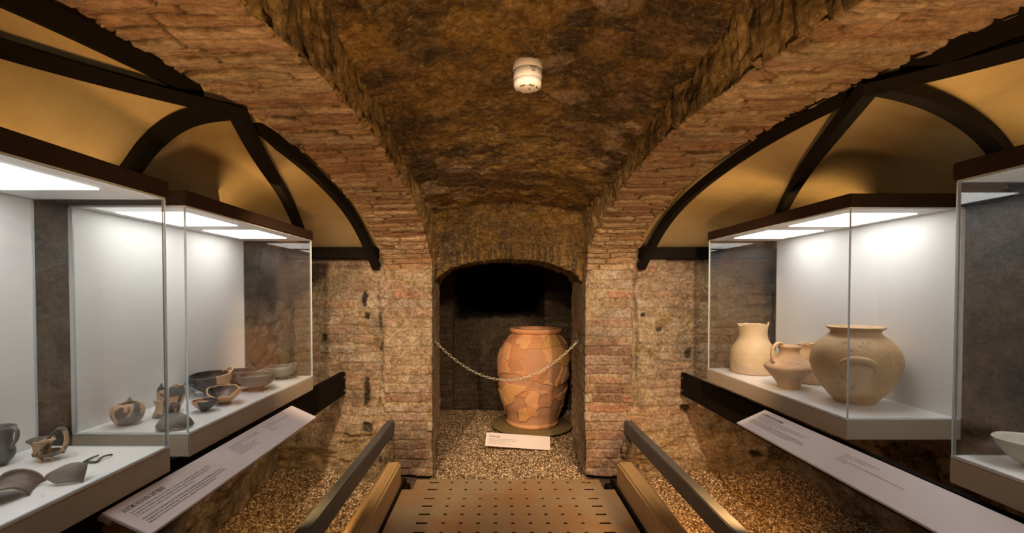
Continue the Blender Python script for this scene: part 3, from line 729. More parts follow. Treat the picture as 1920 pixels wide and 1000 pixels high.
def rail(x0, x1, label, sg):
    tag(MB().box(x0, x1, 0.9, 3.35, 0.322, 0.417, 0.004).build('hand_rail', M['rail']), label, 'rail', 'black steel rails beside the walkway')
rail(-0.775, -0.722, 'black steel rail left of the walkway ending in the left pilaster', -1)
rail(0.928, 0.984, 'black steel rail right of the walkway ending in the right pilaster', 1)

def support(x, z0, z1, label, sg):
    r = empty('support_beam', (x, 3.34, z0), label, 'steel beam', 'black steel beams carrying the display cases')
    MB().box(-0.015, 0.015, -3.4, 0.0, 0, z1 - z0, 0.003).build('beam', M['black'], r)
    for k in (0.035, z1 - z0 - 0.035):
        mb = MB(); mb.tube([(-sg * 0.014, -0.03, k), (-sg * 0.024, -0.03, k)], 0.007, 8); mb.build('bolt', M['rail'], r)
support(-1.085, 0.607, 0.772, 'black steel beam from the end wall under the left display cases', -1)
support(1.345, 0.607, 0.765, 'black steel beam from the end wall under the right display cases', 1)

# ------------------------------------------------------------------ display cases
def pane_obj(name, x0, x1, y0, y1, z0, z1, parent):
    o = MB().box(x0, x1, y0, y1, z0, z1).build(name, M['glass'], parent)
    o.data.materials.append(M['gedge'])
    th = min(x1 - x0, y1 - y0); ax = 0 if (x1 - x0) < (y1 - y0) else 1
    for p in o.data.polygons:
        p.material_index = 0 if abs(p.normal[ax]) > 0.9 else 1
    return o
ZT, ZB = 0.882, 0.804
def case(xf, xb, y0, y1, zc0, zc1, label, numbers=()):
    """xf: front glass plane, xb: back; y0 near end, y1 far end"""
    r = empty('display_case', (xf, (y0 + y1) / 2, ZB), label, 'display case', 'glass display cases on the side walls')
    sg = 1 if xf > 0 else -1; hy = (y1 - y0) / 2; dx = abs(xb - xf) * sg
    lo, hi = min(0, dx), max(0, dx)
    zt, c0, c1 = ZT - ZB, zc0 - ZB, zc1 - ZB
    MB().box(lo, hi, -hy, hy, 0, zt - 0.006, 0.003).build('base', M['base'], r)
    surf = MB().box(lo + 0.001, hi - 0.001, -hy + 0.001, hy - 0.001, zt - 0.006, zt, 0.0015).build('display_surface', M['top'], r)
    MB().box(dx - sg * 0.012 if sg > 0 else dx, dx if sg > 0 else dx + 0.012, -hy + 0.002, hy - 0.002, zt, c0 - 0.002).build('back_panel', M['white'], r)
    g = 0.0065
    fx = sorted((sg * 0.002, sg * (0.002 + g)))
    pane_obj('front_pane', fx[0], fx[1], -hy + 0.003, hy - 0.003, zt + 0.0006, c0 - 0.0014, r)
    ex = sorted((sg * (0.003 + g), dx - sg * 0.013))
    for ys in (-hy + 0.003, hy - 0.003 - g): pane_obj('end_pane', ex[0], ex[1], ys, ys + g, zt + 0.0006, c0 - 0.0014, r)
    can = MB().box(lo - 0.004, hi + 0.004, -hy - 0.004, hy + 0.004, c0 + 0.004, c1, 0.003).build('canopy', M['rust'], r)
    MB().box(lo + 0.003, hi - 0.003, -hy + 0.003, hy - 0.003, c0 - 0.001, c0 + 0.004).build('canopy_lining', M['white'], can)
    pc = [(0.10, 0.42), (0.56, 0.86)]
    for a, b in pc:
        px = sorted((sg * 0.075, dx - sg * 0.075))
        MB().box(px[0], px[1], -hy + a * 2 * hy, -hy + b * 2 * hy, c0 - 0.004, c0 - 0.0005, 0.001).build('light_panel', M['lamp'], can)
    for k, (body, px, py) in enumerate(numbers):
        p = at_z(px, py, ZT); q = p - Vector((xf, (y0 + y1) / 2, ZB))
        mt = Matrix.Translation((q.x, q.y, zt + 0.0008)) @ Matrix.Rotation(math.pi / 2 * -sg, 4, 'Z')
        text_obj('printed_number', body, 0.011, M['ink'], surf, mt)
    return r
case(-0.978, -1.385, 0.33, 1.405, 1.622, 1.674, 'near left glass display case with grey sherds and mug', (('3', 143, 850), ('4', 224, 850), ('2', 81, 932)))
case(-1.0, -1.385, 1.525, 2.573, 1.622, 1.674, 'far left glass display case with painted pots and dark bowls', (('5', 377, 786), ('8', 472, 741)))
case(1.28, 1.70, 1.70, 2.82, 1.648, 1.70, 'far right glass display case with four buff clay vessels', (('2', 1564, 769), ('1', 1470, 736)))
case(1.295, 1.70, 0.24, 1.328, 1.655, 1.708, 'near right glass display case with a pale grey bowl')

# ------------------------------------------------------------------ text boards
IT = ["Dopo l'incendio avvenuto attorno al 330-300 a.C. che distrusse completamente l'edificio, questo colle fu",
      "riorganizzato in maniera meno monumentale, ma semplici capanne. Il materiale piu tardo si data tra il",
      "IV e il III secolo a.C. L'edificio continuo quindi ad avere funzioni di vita."]
EN = ["After the fire that took place around 330-300 BC, which completely destroyed the building, this hill was not",
      "reorganised in a less monumental way, with simple huts. The materials found are no later than the second half",
      "between the 4th and 3rd centuries BC, however, continued to show evidence of life here."]
L1 = ["1  Frammenti di coppa a vernice nera / Black painted cup fragments", "2  Frammenti di brocca in ceramica grigia / Grey ware jug fragments", "3  Lucerna / Oil lamp",
      "4  Fibula in bronzo ad arco / Bronze arched brooch", "5  Coperchio con presa / Lid with handle", "6  Coppe in ceramica grigia / Grey ware bowls"]
L2 = ["7  Coppa a vernice nera / Cup", "8  Coppe con anse / Bowls with two handles in grey ware pottery", "9  Ciotola", "10  Piatto / Plate", "11  Olla / Jar"]
R2 = ["1  Brocca in ceramica depurata / Jug in fine ware", "2  Olla biansata / Two-handled jar", "3  Olla / Jar", "4  Olla in impasto con anse / Large jar with horizontal handles, coarse ware clay pottery", "5  Ciotola / Bowl"]
def board(side, label):
    if side == 'left': org, xd, yd, L_ = Vector((-0.969, 1.145, 0.802)), Vector((0, 1, 0)), Vector((-0.119, 0, 0.055)), 1.081
    else: org, xd, yd, L_ = Vector((1.242, 2.147, 0.802)), Vector((0, -1, 0)), Vector((0.132, 0, 0.060)), 1.08
    W_ = yd.length; yd = yd.normalized(); zd = xd.cross(yd)
    r = empty('text_board', org, label, 'text board')
    rot = Matrix((xd, yd, zd)).transposed().to_4x4()
    mb = MB().box(0, L_, -W_, 0, -0.009, 0, 0.0015); mb.bm.transform(rot); bd = mb.build('board', M['board'], r)
    # mounting strip and brackets beneath
    mb = MB().box(0.0, L_, -0.03, 0.004, -0.022, -0.0095, 0.001); mb.bm.transform(rot); mb.build('mounting_strip', M['base'], r)
    for u in (0.02, L_ - 0.06):
        mb = MB().box(u, u + 0.05, -0.075, -0.005, -0.06, -0.022, 0.002); mb.bm.transform(rot); mb.build('bracket', M['ochre'], r)
    def put(name, body, u, v, size, bold=0.0, xs=1.0):
        text_obj(name, body, size, M['ink'], bd, rot @ Matrix.Translation((u, -v, 0.0006)), bold, xs)
    put('heading', 'LE ULTIME FASI DI VITA / LAST PERIOD', 0.030, 0.036, 0.0175, 0.0003, 0.50)
    for i, s_ in enumerate(IT): put('paragraph', s_, 0.036, 0.0485 + i * 0.0095, 0.0082, 0, 0.95)
    for i, s_ in enumerate(EN): put('paragraph', s_, 0.036, 0.0835 + i * 0.0095, 0.0082, 0.00008, 0.95)
    if side == 'left':
        for i, s_ in enumerate(L1): put('caption', s_, 0.50, 0.030 + i * 0.0095, 0.0078, 0, 0.95)
        for i, s_ in enumerate(L2): put('caption', s_, 0.76, 0.030 + i * 0.0095, 0.0078, 0, 0.95)
    else:
        for i, s_ in enumerate(R2): put('caption', s_, 0.54, 0.040 + i * 0.0095, 0.0078, 0, 0.95)
board('left', 'long pinkish text board under the left display cases')
board('right', 'long pinkish text board under the right display cases')
# ------------------------------------------------------------------ pottery
def smooth_prof(pr, it=2):
    p = [np.array(q, float) for q in pr]
    for _ in range(it):
        n_ = [p[0]]
        for a, b in zip(p[:-1], p[1:]): n_ += [a * 0.75 + b * 0.25, a * 0.25 + b * 0.75]
        p = n_ + [p[-1]]
    p = np.array(p); d = np.r_[0, np.cumsum(np.hypot(*np.diff(p, axis=0).T))]; return p, d / d[-1]
def vessel(name, prof, thick, mat, parent=None, top=None, nt=72, n=44, wob=0.0, seed=1, arc=None, low=None, attrs=None):
    """turned vessel with a wall thickness. top(theta) <= 1 cuts the rim into a broken edge;
    arc=(a, b) keeps only a part of the turn and low(theta) cuts the lower edge: a sherd"""
    p, d = smooth_prof(prof)
    th = np.linspace(0, 2 * math.pi, nt, endpoint=False) if arc is None else np.linspace(arc[0], arc[1], nt)
    T = np.ones(nt) if top is None else np.array([top(t) for t in th])
    B = np.zeros(nt) if low is None else np.array([low(t) for t in th])
    tt = np.linspace(0, 1, n)[:, None] * (T - B)[None] + B[None]
    r = np.interp(tt, d, p[:, 0]); z = np.interp(tt, d, p[:, 1])
    e = 0.01; dr = np.interp(tt + e, d, p[:, 0]) - np.interp(tt - e, d, p[:, 0]); dz = np.interp(tt + e, d, p[:, 1]) - np.interp(tt - e, d, p[:, 1])
    l = np.hypot(dr, dz) + 1e-9; nr, nz = dz / l, -dr / l
    ri, zi = np.maximum(r - nr * thick, 0.0005), z - nz * thick
    if arc is None: zi = np.maximum(zi, thick + prof[0][1])
    R = np.concatenate([r, ri[::-1]]); Z = np.concatenate([z, zi[::-1]])
    if arc is None:
        R = np.concatenate([R[:1] * 0.02, R, R[-1:] * 0.02]); Z = np.concatenate([Z[:1] + 0.0015, Z, Z[-1:]])
    P = np.stack([R * np.cos(th), R * np.sin(th), Z], -1)
    if wob:
        nz_ = (fbm(P, 14, 3, seed) - 0.5)[..., None]; P = P + np.stack([np.cos(th) + 0 * R, np.sin(th) + 0 * R, 0 * R], -1) * nz_ * wob * 2
    k = P.shape[0]
    if arc is None: F = grid_faces(k, nt, wrap_v=True).tolist()
    else:
        F = grid_faces(k, nt).tolist()
        for i in range(n - 1):
            j = k - 1 - i
            F += [[i * nt, j * nt, (j - 1) * nt, (i + 1) * nt], [i * nt + nt - 1, (i + 1) * nt + nt - 1, (j - 1) * nt + nt - 1, j * nt + nt - 1]]
        F += [[i, i + 1, (k - 1) * nt + i + 1, (k - 1) * nt + i] for i in range(nt - 1)]
    o = mesh_np(name, P, F, mat, parent)
    bm = bmesh.new(); bm.from_mesh(o.data); bmesh.ops.remove_doubles(bm, verts=bm.verts, dist=1e-5)
    bmesh.ops.recalc_face_normals(bm, faces=bm.faces); bm.to_mesh(o.data); bm.free()
    return o
def jag(*pk, base=1.0, amp=0.03, seed=0):
    """broken rim height around the turn: (angle, width, change) bumps plus small teeth"""
    def f(t):
        v = base
        for a, w_, h in pk:
            dd = (t - a + math.pi) % (2 * math.pi) - math.pi
            v += h * max(0, 1 - abs(dd) / w_)
        v += amp * (math.sin(t * 7 + seed) * 0.5 + math.sin(t * 13 + seed * 2) * 0.35 + math.sin(t * 29 + seed) * 0.15)
        return min(1.0, max(0.05, v))
    return f
def arc_pts(c, rx, rz, a0, a1, n, ang, lean=0.0):
    """arc in a vertical plane that contains direction ang (radians from +x)"""
    out = []
    for i in range(n):
        a = a0 + (a1 - a0) * i / (n - 1); h = rx * math.cos(a)
        out.append((c[0] + h * math.cos(ang), c[1] + h * math.sin(ang), c[2] + rz * math.sin(a) + lean * h))
    return out
def loop_handle(parent, r_at, z, ang, width, out, rad, mat, name='handle', rise=0.0):
    """horizontal U-shaped handle lying on the side of a bowl"""
    pts = []
    for i in range(17):
        a = math.pi * i / 16
        tx = math.cos(a) * width / 2; ox = r_at - 0.004 + math.sin(a) ** 0.75 * out
        if i in (0, 16): ox -= 0.004
        pts.append((ox * math.cos(ang) - tx * math.sin(ang), ox * math.sin(ang) + tx * math.cos(ang), z + rise * math.sin(a)))
    return MB().tube(pts, rad, 8).build(name, mat, parent)
ZS = ZT + 0.0003
def place(name, px, py, label, cat, group=None, rz=0.0, z=ZS):
    p = at_z(px, py, z); return empty(name, (p.x, p.y, z), label, cat, group, rz)

# --- far left case
r = place('painted_pot', 240, 795, 'squat painted pot with broken peak, alone at the near end of the far left case', 'pot', 'painted vessels')
r.scale = (0.84, 0.84, 0.92)
vessel('body', [(0.030, 0), (0.037, 0.002), (0.055, 0.022), (0.0605, 0.048), (0.055, 0.070), (0.040, 0.084), (0.026, 0.090)], 0.005, M['two_tone'], r,
       top=jag((0.4, 0.55, 0.16), (3.3, 0.9, -0.22), base=0.84, amp=0.03, seed=1), wob=0.001)
MB().tube([(0.014, -0.006, 0.080), (0.012, -0.006, 0.091), (0.014, -0.006, 0.104)], [0.016, 0.010, 0.002], 8).build('broken_peak', M['grey_brown'], r)
r = place('painted_cup', 321, 773, 'tall orange and black painted cup with chipped rim, behind the spouted fragment', 'cup', 'painted vessels')
r.scale = (0.88, 0.88, 0.95)
vessel('body', [(0.026, 0), (0.030, 0.004), (0.046, 0.035), (0.053, 0.065), (0.050, 0.095), (0.044, 0.108)], 0.005, M['two_tone_red'], r,
       top=jag((4.2, 1.0, -0.12), (2.4, 0.5, -0.2), base=0.98, amp=0.02, seed=3))
MB().tube([(-0.024, -0.028, 0.090), (-0.022, -0.030, 0.104), (-0.018, -0.030, 0.122)], [0.016, 0.010, 0.002], 6).build('broken_peak', M['black_glaze'], r)
vessel('restored_rim', [(0.0525, 0.070), (0.0515, 0.09), (0.046, 0.110)], 0.006, M['grey_ware'], r, arc=(5.2, 6.9), nt=16, n=8)
r = place('spouted_fragment', 303, 782, 'small flaring jug fragment standing before the tall painted cup', 'sherd')
vessel('wall', [(0.030, 0.000), (0.022, 0.018), (0.017, 0.036), (0.024, 0.056), (0.027, 0.062)], 0.005, M['two_tone_red'], r, arc=(2.2, 5.6), nt=30,
       top=jag((3.2, 0.8, -0.25), base=0.98, amp=0.04, seed=6))
r.location.z += 0.0025
MB().lathe([(0.028, -0.002), (0.029, 0.003), (0.020, 0.006)], 24).build('foot', M['grey_brown'], r)
r = place('lid_fragment', 328, 802, 'grey brown domed lid fragment with a ring handle on top', 'lid')
r.scale = (0.87, 0.87, 0.95)
lid = vessel('dome', [(0.066, 0.002), (0.060, 0.020), (0.044, 0.040), (0.022, 0.052), (0.006, 0.055)], 0.005, M['grey_brown'], r, arc=(2.75, 6.75), nt=54,
       low=jag((3.9, 0.30, 0.28), (5.3, 0.5, 0.10), base=0.03, amp=0.02, seed=2))
MB().tube(arc_pts((0, 0, 0.070), 0.014, 0.019, -0.6, 3.75, 18, 0.1), [0.0075] * 18, 10, flat=0.7).build('ring_handle', M['grey_brown'], r)
MB().box(-0.05, 0.0, -0.022, 0.0, 0.0, 0.004, 0.001).build('acrylic_stand', M['acrylic'], r)
r = place('black_bowl', 396, 740, 'large black glazed bowl with a pale orange restored rim on the right', 'bowl')
BP = [(0.030, 0.010), (0.034, 0.014), (0.060, 0.030), (0.080, 0.055), (0.084, 0.074), (0.082, 0.088)]
vessel('bowl', BP, 0.0055, M['black_glaze'], r, top=jag((6.3, 0.8, -0.35), base=1.0, amp=0.0)); r.rotation_euler.x = 0.08; r.location.z += 0.0045
vessel('restored_rim', [(0.0715, 0.036), (0.0815, 0.052), (0.0855, 0.074), (0.084, 0.092)], 0.0075, M['orange_clay'], r, arc=(5.55, 7.25), nt=26, low=jag((6.2, 0.9, -0.3), base=0.5, amp=0.06), n=10)
loop_handle(r, 0.078, 0.060, 4.15, 0.060, 0.026, 0.0042, M['black_glaze'], rise=0.006)
loop_handle(r, 0.080, 0.084, 1.05, 0.050, 0.024, 0.0050, M['orange_clay'], rise=0.014)
MB().lathe([(0.030, 0), (0.030, 0.004), (0.026, 0.010), (0.01, 0.0105)], 20).build('acrylic_stand', M['acrylic'], r)
MB().tube([(-0.05, -0.035, 0), (-0.055, -0.04, 0.024)], 0.004, 8).build('acrylic_peg', M['acrylic'], r)
r = place('small_cup', 384, 771, 'tiny handleless bowl, half orange and half black, nearest the front glass', 'bowl')
vessel('bowl', [(0.014, 0), (0.015, 0.006), (0.026, 0.014), (0.040, 0.028), (0.0445, 0.038), (0.043, 0.043)], 0.004, M['two_tone'], r)
vessel('dark_half', [(0.0155, 0.0065), (0.0268, 0.0135), (0.0408, 0.0275), (0.0453, 0.038), (0.0435, 0.0435)], 0.0045, M['black_glaze'], r, arc=(4.75, 6.9), nt=24, n=14)
r = place('broken_bowl', 421, 757, 'broken half bowl with black inside and orange edge in front of the black bowl', 'bowl')
vessel('bowl', [(0.020, 0.006), (0.022, 0.010), (0.042, 0.022), (0.062, 0.042), (0.068, 0.058), (0.069, 0.068)], 0.006, M['orange_clay'], r, nt=90,
       top=jag((4.6, 1.5, -0.52), (5.6, 0.5, -0.25), (0.6, 0.9, -0.25), base=0.98, amp=0.03, seed=4))
vessel('glazed_lining', [(0.018, 0.0135), (0.040, 0.0295), (0.0565, 0.046), (0.0613, 0.060), (0.0615, 0.067)], 0.0012, M['black_glaze'], r, nt=60,
       top=jag((4.6, 1.5, -0.56), (5.6, 0.5, -0.25), (0.6, 0.9, -0.27), base=0.96, amp=0.03, seed=4))
MB().lathe([(0.026, 0), (0.026, 0.005), (0.018, 0.008)], 24).build('foot', M['lamp_clay'], r)
def handled_bowl(px, py, rad, h, mat, label, rz, name='handled_bowl', hx=(0.2, 3.3)):
    r = place(name, px, py, label, 'bowl', 'two handled bowls at the far end of the far left case', rz)
    s = rad / 0.083; k = h / 0.075
    vessel('bowl', [(0.030 * s, 0.012), (0.034 * s, 0.015), (0.062 * s, 0.026 * k), (0.080 * s, 0.046 * k), (0.083 * s, 0.062 * k), (0.080 * s, h)], 0.0055, mat, r)
    MB().lathe([(0.034 * s, 0), (0.034 * s, 0.004), (0.030 * s, 0.013), (0.012, 0.0135)], 28).build('foot', mat, r)
    for a in hx: loop_handle(r, 0.080 * s, h - 0.010, a, 0.056, 0.022, 0.0042, mat, rise=0.012)
    return r
handled_bowl(446, 722, 0.080, 0.072, M['black_glaze'], 'dark bowl half hidden behind the large black bowl', 0.0, hx=(1.4, 4.5))
b = handled_bowl(481, 731, 0.083, 0.074, M['grey_ware'], 'grey two handled bowl on a small dark stand, second from the end wall', 0.0, hx=(1.75, 4.9))
MB().box(-0.060, 0.045, -0.035, 0.022, 0.0, 0.003).build('stand', M['slot'], b)
handled_bowl(527, 711, 0.078, 0.068, M['grey_ware'], 'grey two handled bowl nearest the end wall in the far left case', 0.0, hx=(1.2, 4.3))

# --- near left case
r = place('mug', -6, 873, 'dark grey mug with a handle, cut off by the left border', 'mug')
r.scale = (0.86, 0.86, 0.90)
vessel('body', [(0.020, 0), (0.024, 0.003), (0.040, 0.018), (0.045, 0.038), (0.038, 0.056), (0.036, 0.066), (0.038, 0.092), (0.047, 0.112)], 0.0045, M['grey_mug'], r)
MB().tube([(0.041, 0, 0.108), (0.054, 0, 0.113), (0.066, 0, 0.102), (0.064, 0, 0.082), (0.055, 0, 0.066), (0.043, 0, 0.052)], [0.007] * 6, 10, flat=0.6).build('handle', M['grey_mug'], r)
r = place('oil_lamp', 90, 863, 'mottled clay lamp cup on a saucer with a tall strap handle', 'lamp')
r.scale = (0.80, 0.80, 0.92)
vessel('saucer', [(0.018, 0.012), (0.022, 0.013), (0.036, 0.016), (0.043, 0.024)], 0.004, M['lamp_clay'], r, top=jag((4.4, 0.8, -0.35), base=1.0, amp=0.06, seed=3))
vessel('cup', [(0.021, 0.016), (0.023, 0.020), (0.0235, 0.040), (0.027, 0.052), (0.041, 0.063)], 0.0035, M['lamp_clay'], r, top=jag((0.5, 0.9, -0.16), base=1.0, amp=0.01, seed=8)).location = (-0.016, -0.004, 0)
MB().tube([(0.000, 0.0, 0.060), (0.012, 0.006, 0.078), (0.028, 0.010, 0.091), (0.044, 0.012, 0.090), (0.054, 0.012, 0.072), (0.053, 0.010, 0.044), (0.042, 0.006, 0.020)], [0.0065, 0.007, 0.008, 0.008, 0.008, 0.0085, 0.009], 10, flat=0.6).build('handle', M['lamp_clay'], r)
MB().tube([(0.004, -0.006, 0.060), (0.018, -0.012, 0.062), (0.034, -0.006, 0.066)], [0.004, 0.005, 0.003], 8).build('strap_stub', M['orange_clay'], r)
for a in (2.9, 4.6, 5.9):
    MB().tube([(0.026 * math.cos(a), 0.026 * math.sin(a), 0), (0.026 * math.cos(a), 0.026 * math.sin(a), 0.014)], 0.004, 8).build('peg', M['orange_clay'], r)
def laid_sherd(name, px, py, label, prof, arc, top, low, mat, rot, lift, thick=0.005, edge=None):
    p = at_z(px, py, ZS)
    r = empty(name, (p.x, p.y, ZS), label, 'sherd', 'grey sherds in the near left case')
    o = vessel('wall', prof, thick, mat, r, arc=arc, top=top, low=low, nt=50, n=30)
    me = o.data; R_ = Matrix.Rotation(rot[2], 4, 'Z') @ Matrix.Rotation(rot[1], 4, 'Y') @ Matrix.Rotation(rot[0], 4, 'X')
    me.transform(R_)
    co = np.array([v.co[:] for v in me.vertices]); c = (co.max(0) + co.min(0)) / 2
    me.transform(Matrix.Translation((-c[0], -c[1], -co[:, 2].min() + lift)))
    r.scale = (0.84, 0.84, 0.92)
    return r
laid_sherd('neck_sherd', 2, 934, 'curved dark grey neck sherd with rolled rim in the lower left corner', [(0.060, -0.08), (0.050, -0.03), (0.043, 0.03), (0.046, 0.060), (0.056, 0.070), (0.063, 0.066)], (-1.2, 1.2),
           jag((-1.0, 0.6, -0.05), base=1.0, amp=0.0), jag((1.0, 1.6, 0.42), base=0.05, amp=0.04, seed=5), M['grey_brown'], (0, math.radians(-90), math.radians(-58)), 0.0)
laid_sherd('wall_sherd', 127, 905, 'flat grey brown wall sherd with fine lines beside the bronze brooch', [(0.082, -0.030), (0.086, 0.0), (0.083, 0.022), (0.076, 0.034)], (-0.62, 0.55),
           jag((-0.6, 0.9, -0.42), (0.5, 0.3, -0.10), base=0.98, amp=0.02, seed=1), jag((-0.62, 0.45, 0.35), base=0.03, amp=0.03, seed=7), M['grey_brown'], (0, math.radians(-44), math.radians(-66)), 0.0)
p = at_z(184, 866, ZS); p2 = at_z(155, 866, ZS); k_ = (p - p2).length / 29
r = empty('bronze_brooch', (p.x, p.y, ZS), 'small green bronze brooch lying flat between the lamp and the wall sherd', 'brooch')
def bp(px, py, h=0.003):
    q = at_z(px, py, ZS + h) - Vector((p.x, p.y, ZS)); return (q.x, q.y, h)
MB().tube([bp(157, 867), bp(170, 867), bp(181, 866.5), bp(188, 860, 0.005), bp(198, 855, 0.007), bp(210, 853, 0.004)], [0.003, 0.0032, 0.0034, 0.003, 0.0026, 0.003], 8).build('bow', M['bronze'], r)
MB().tube([bp(157, 867), bp(171, 859, 0.004), bp(185, 854, 0.004)], [0.003, 0.0024, 0.002], 8).build('pin', M['bronze'], r)

# --- far right case
r = place('wide_necked_jug', 1411, 699, 'pale buff jug with a wavy broken neck nearest the end wall', 'jug')
vessel('body', [(0.106, 0), (0.110, 0.004), (0.119, 0.050), (0.119, 0.105), (0.104, 0.150), (0.080, 0.185), (0.072, 0.210), (0.072, 0.245), (0.080, 0.290)], 0.006, M['buff_pale'], r,
       top=jag((5.9, 0.22, 0.05), (4.3, 0.9, 0.03), (5.2, 0.5, -0.03), (3.2, 0.6, -0.04), base=0.955, amp=0.008, seed=3), nt=96)
vessel('restored_wall', [(0.1105, 0.002), (0.1192, 0.050), (0.1195, 0.09)], 0.003, M['restored_clay'], r, arc=(3.4, 4.7), nt=30, n=14, top=jag((3.4, 1.3, 0.7), base=0.15, amp=0.02))
r = place('biconical_jar', 1479, 727, 'small pinkish buff jar with a sharp shoulder and one raised handle', 'jar')
vessel('body', [(0.048, 0), (0.050, 0.003), (0.047, 0.018), (0.075, 0.055), (0.104, 0.090), (0.108, 0.103), (0.096, 0.116), (0.062, 0.145), (0.044, 0.165), (0.041, 0.180), (0.050, 0.196), (0.052, 0.202)], 0.005, M['biconical'], r,
       top=jag((2.6, 0.5, -0.06), base=1.0, amp=0.004))
MB().tube([(-0.088, -0.02, 0.128), (-0.096, -0.022, 0.150), (-0.094, -0.02, 0.185), (-0.076, -0.018, 0.212), (-0.052, -0.012, 0.215), (-0.038, -0.008, 0.196)], [0.011, 0.010, 0.010, 0.0105, 0.011, 0.010], 12, flat=0.6).build('handle', M['buff'], r)
vessel('restored_patch', [(0.0765, 0.055), (0.0900, 0.072), (0.0980, 0.081)], 0.003, M['restored_clay'], r, arc=(4.20, 4.70), nt=10, n=6)
r = place('hidden_jar', 1529, 721, 'buff jar with chipped rim mostly hidden between its two neighbours', 'jar')
vessel('body', [(0.070, 0), (0.074, 0.004), (0.090, 0.045), (0.100, 0.090), (0.092, 0.130), (0.072, 0.165), (0.066, 0.185), (0.080, 0.212)], 0.006, M['buff'], r,
       top=jag((5.4, 0.5, -0.10), (4.2, 0.3, 0.05), base=0.93, amp=0.01))
r.scale = (0.88, 0.88, 1.0); r.location.x += 0.004; r.location.y += 0.035
r = place('large_jar', 1604, 753, 'largest buff clay jar with flared rim and horizontal handle on its belly', 'jar')
LJ = [(0.080, 0), (0.084, 0.004), (0.122, 0.045), (0.160, 0.095), (0.183, 0.150), (0.187, 0.190), (0.175, 0.237), (0.145, 0.274), (0.112, 0.298), (0.100, 0.308), (0.102, 0.318), (0.117, 0.327), (0.120, 0.333)]
r.scale = (0.86, 0.86, 0.945); r.location.x -= 0.005
vessel('body', LJ, 0.008, M['buff'], r, nt=128, n=64, wob=0.0015)
for ang in (-2.16, 1.30):
    pts = []
    for i in range(21):
        a = math.pi * i / 20; tw = math.cos(a) * 0.37; zz = 0.158 + 0.050 * math.sin(a) ** 0.8
        rr = 0.172 + 0.026 * math.sin(a) ** 0.7
        pts.append((rr * math.cos(ang + tw), rr * math.sin(ang + tw), zz))
    MB().tube(pts, [0.011 + 0.003 * math.sin(math.pi * i / 20) for i in range(21)], 14).build('handle', M['buff'], r)
vessel('restored_patch', [(0.1345, 0.064), (0.1620, 0.105), (0.1810, 0.150)], 0.003, M['restored_clay'], r, arc=(4.10, 4.48), nt=14, n=10)
r = place('shallow_bowl', 1936, 877, 'pale grey shallow bowl at the right border', 'bowl')
r.scale = (0.87, 0.87, 0.95)
vessel('bowl', [(0.024, 0), (0.026, 0.008), (0.050, 0.022), (0.078, 0.052), (0.086, 0.070), (0.090, 0.073)], 0.005, M['pale_bowl'], r)

# ------------------------------------------------------------------ the big jar in the niche
JX, JY = 0.372, 4.64
r = empty('storage_jar', (JX, JY, 0.034), 'big terracotta storage jar patched from many sherds, in the niche', 'jar')
p_, d_ = smooth_prof([(0.225, 0), (0.240, 0.01), (0.245, 0.03), (0.262, 0.12), (0.305, 0.25), (0.340, 0.42), (0.355, 0.58), (0.346, 0.72), (0.310, 0.83), (0.255, 0.90), (0.222, 0.925), (0.215, 0.94)], 2)
nt, n_ = 520, 300
th = np.linspace(0, 2 * math.pi, nt, endpoint=False); tt = np.linspace(0, 1, n_)
R = np.interp(tt, d_, p_[:, 0])[:, None] * np.ones(nt); Z = np.interp(tt, d_, p_[:, 1])[:, None] * np.ones(nt)
P = np.stack([R * np.cos(th), R * np.sin(th), Z], -1)
u = th[None] * 0.33 + (fbm(P, 10, 3, 3) - 0.5) * 0.09; v = Z + (fbm(P, 10, 3, 9) - 0.5) * 0.09
cu, cv = 0.33 * 2 * math.pi / 14, 0.135
d, rid = cells(u, v, cu, cv, 4, jit=0.95)
bare = sstep(0.05, -0.05, np.abs(v - 0.46 - 0.05 * np.sin(th * 2)[None]) - 0.045)      # smooth restored band
front = hsh(np.floor(rid * 1e5), np.full(rid.shape, 8))
up = ((front > 0.30) & (bare < 0.5)) | (Z > 0.83)
up = up & ~((Z < 0.34) & (front < 0.55))
e = sstep(0.0, 0.035, d)
sherd = np.where(up, e, 0.0)
crack = np.where(up, 1 - sstep(0.0, 0.04, d), (1 - sstep(0.0, 0.03, d)) * 0.0)
disp = sherd * (0.004 + 0.016 * rid) + (fbm(P, 30, 3, 2) - 0.5) * 0.003
base_lip = sstep(0.05, 0.03, Z); disp = np.maximum(disp, base_lip * 0.016); sherd = np.maximum(sherd, base_lip)
Q = P + np.stack([np.cos(th) + 0 * R, np.sin(th) + 0 * R, 0 * R], -1) * disp[..., None]
Q[..., 2] *= 0.955; Q[..., 0] += 0.030 * (Q[..., 2] / 0.9) ** 2
Q = np.concatenate([Q[:1] * [0.01, 0.01, 1], Q]); ext = lambda a: np.concatenate([a[:1], a])
mesh_np('body', Q, grid_faces(n_ + 1, nt, wrap_v=True), M['jar'], r, {'rnd': ext(rid), 'sherd': ext(sherd), 'crack': ext(crack * 0.8)})
rim = MB().lathe([(0.150, 0.86), (0.190, 0.93), (0.225, 0.935), (0.252, 0.950), (0.260, 0.965), (0.258, 0.985), (0.250, 0.992), (0.185, 0.990), (0.176, 0.975), (0.165, 0.90), (0.16, 0.865)], 90).build('rim', M['jar'], r)
rim.scale.z = 0.955; rim.location.x = 0.033
for nm, vl in (('rnd', 0.45), ('sherd', 1.0), ('crack', 0.0)):
    at = rim.data.attributes.new(nm, 'FLOAT', 'POINT'); at.data.foreach_set('value', np.full(len(rim.data.vertices), vl, np.float32))
tag(MB().lathe([(0.40, 0.0), (0.402, 0.004), (0.402, 0.012), (0.398, 0.015), (0.02, 0.015)], 90).build('base_disc', M['disc']), 'round brown board under the terracotta jar', 'disc').location = (JX - 0.005, JY, 0.018)

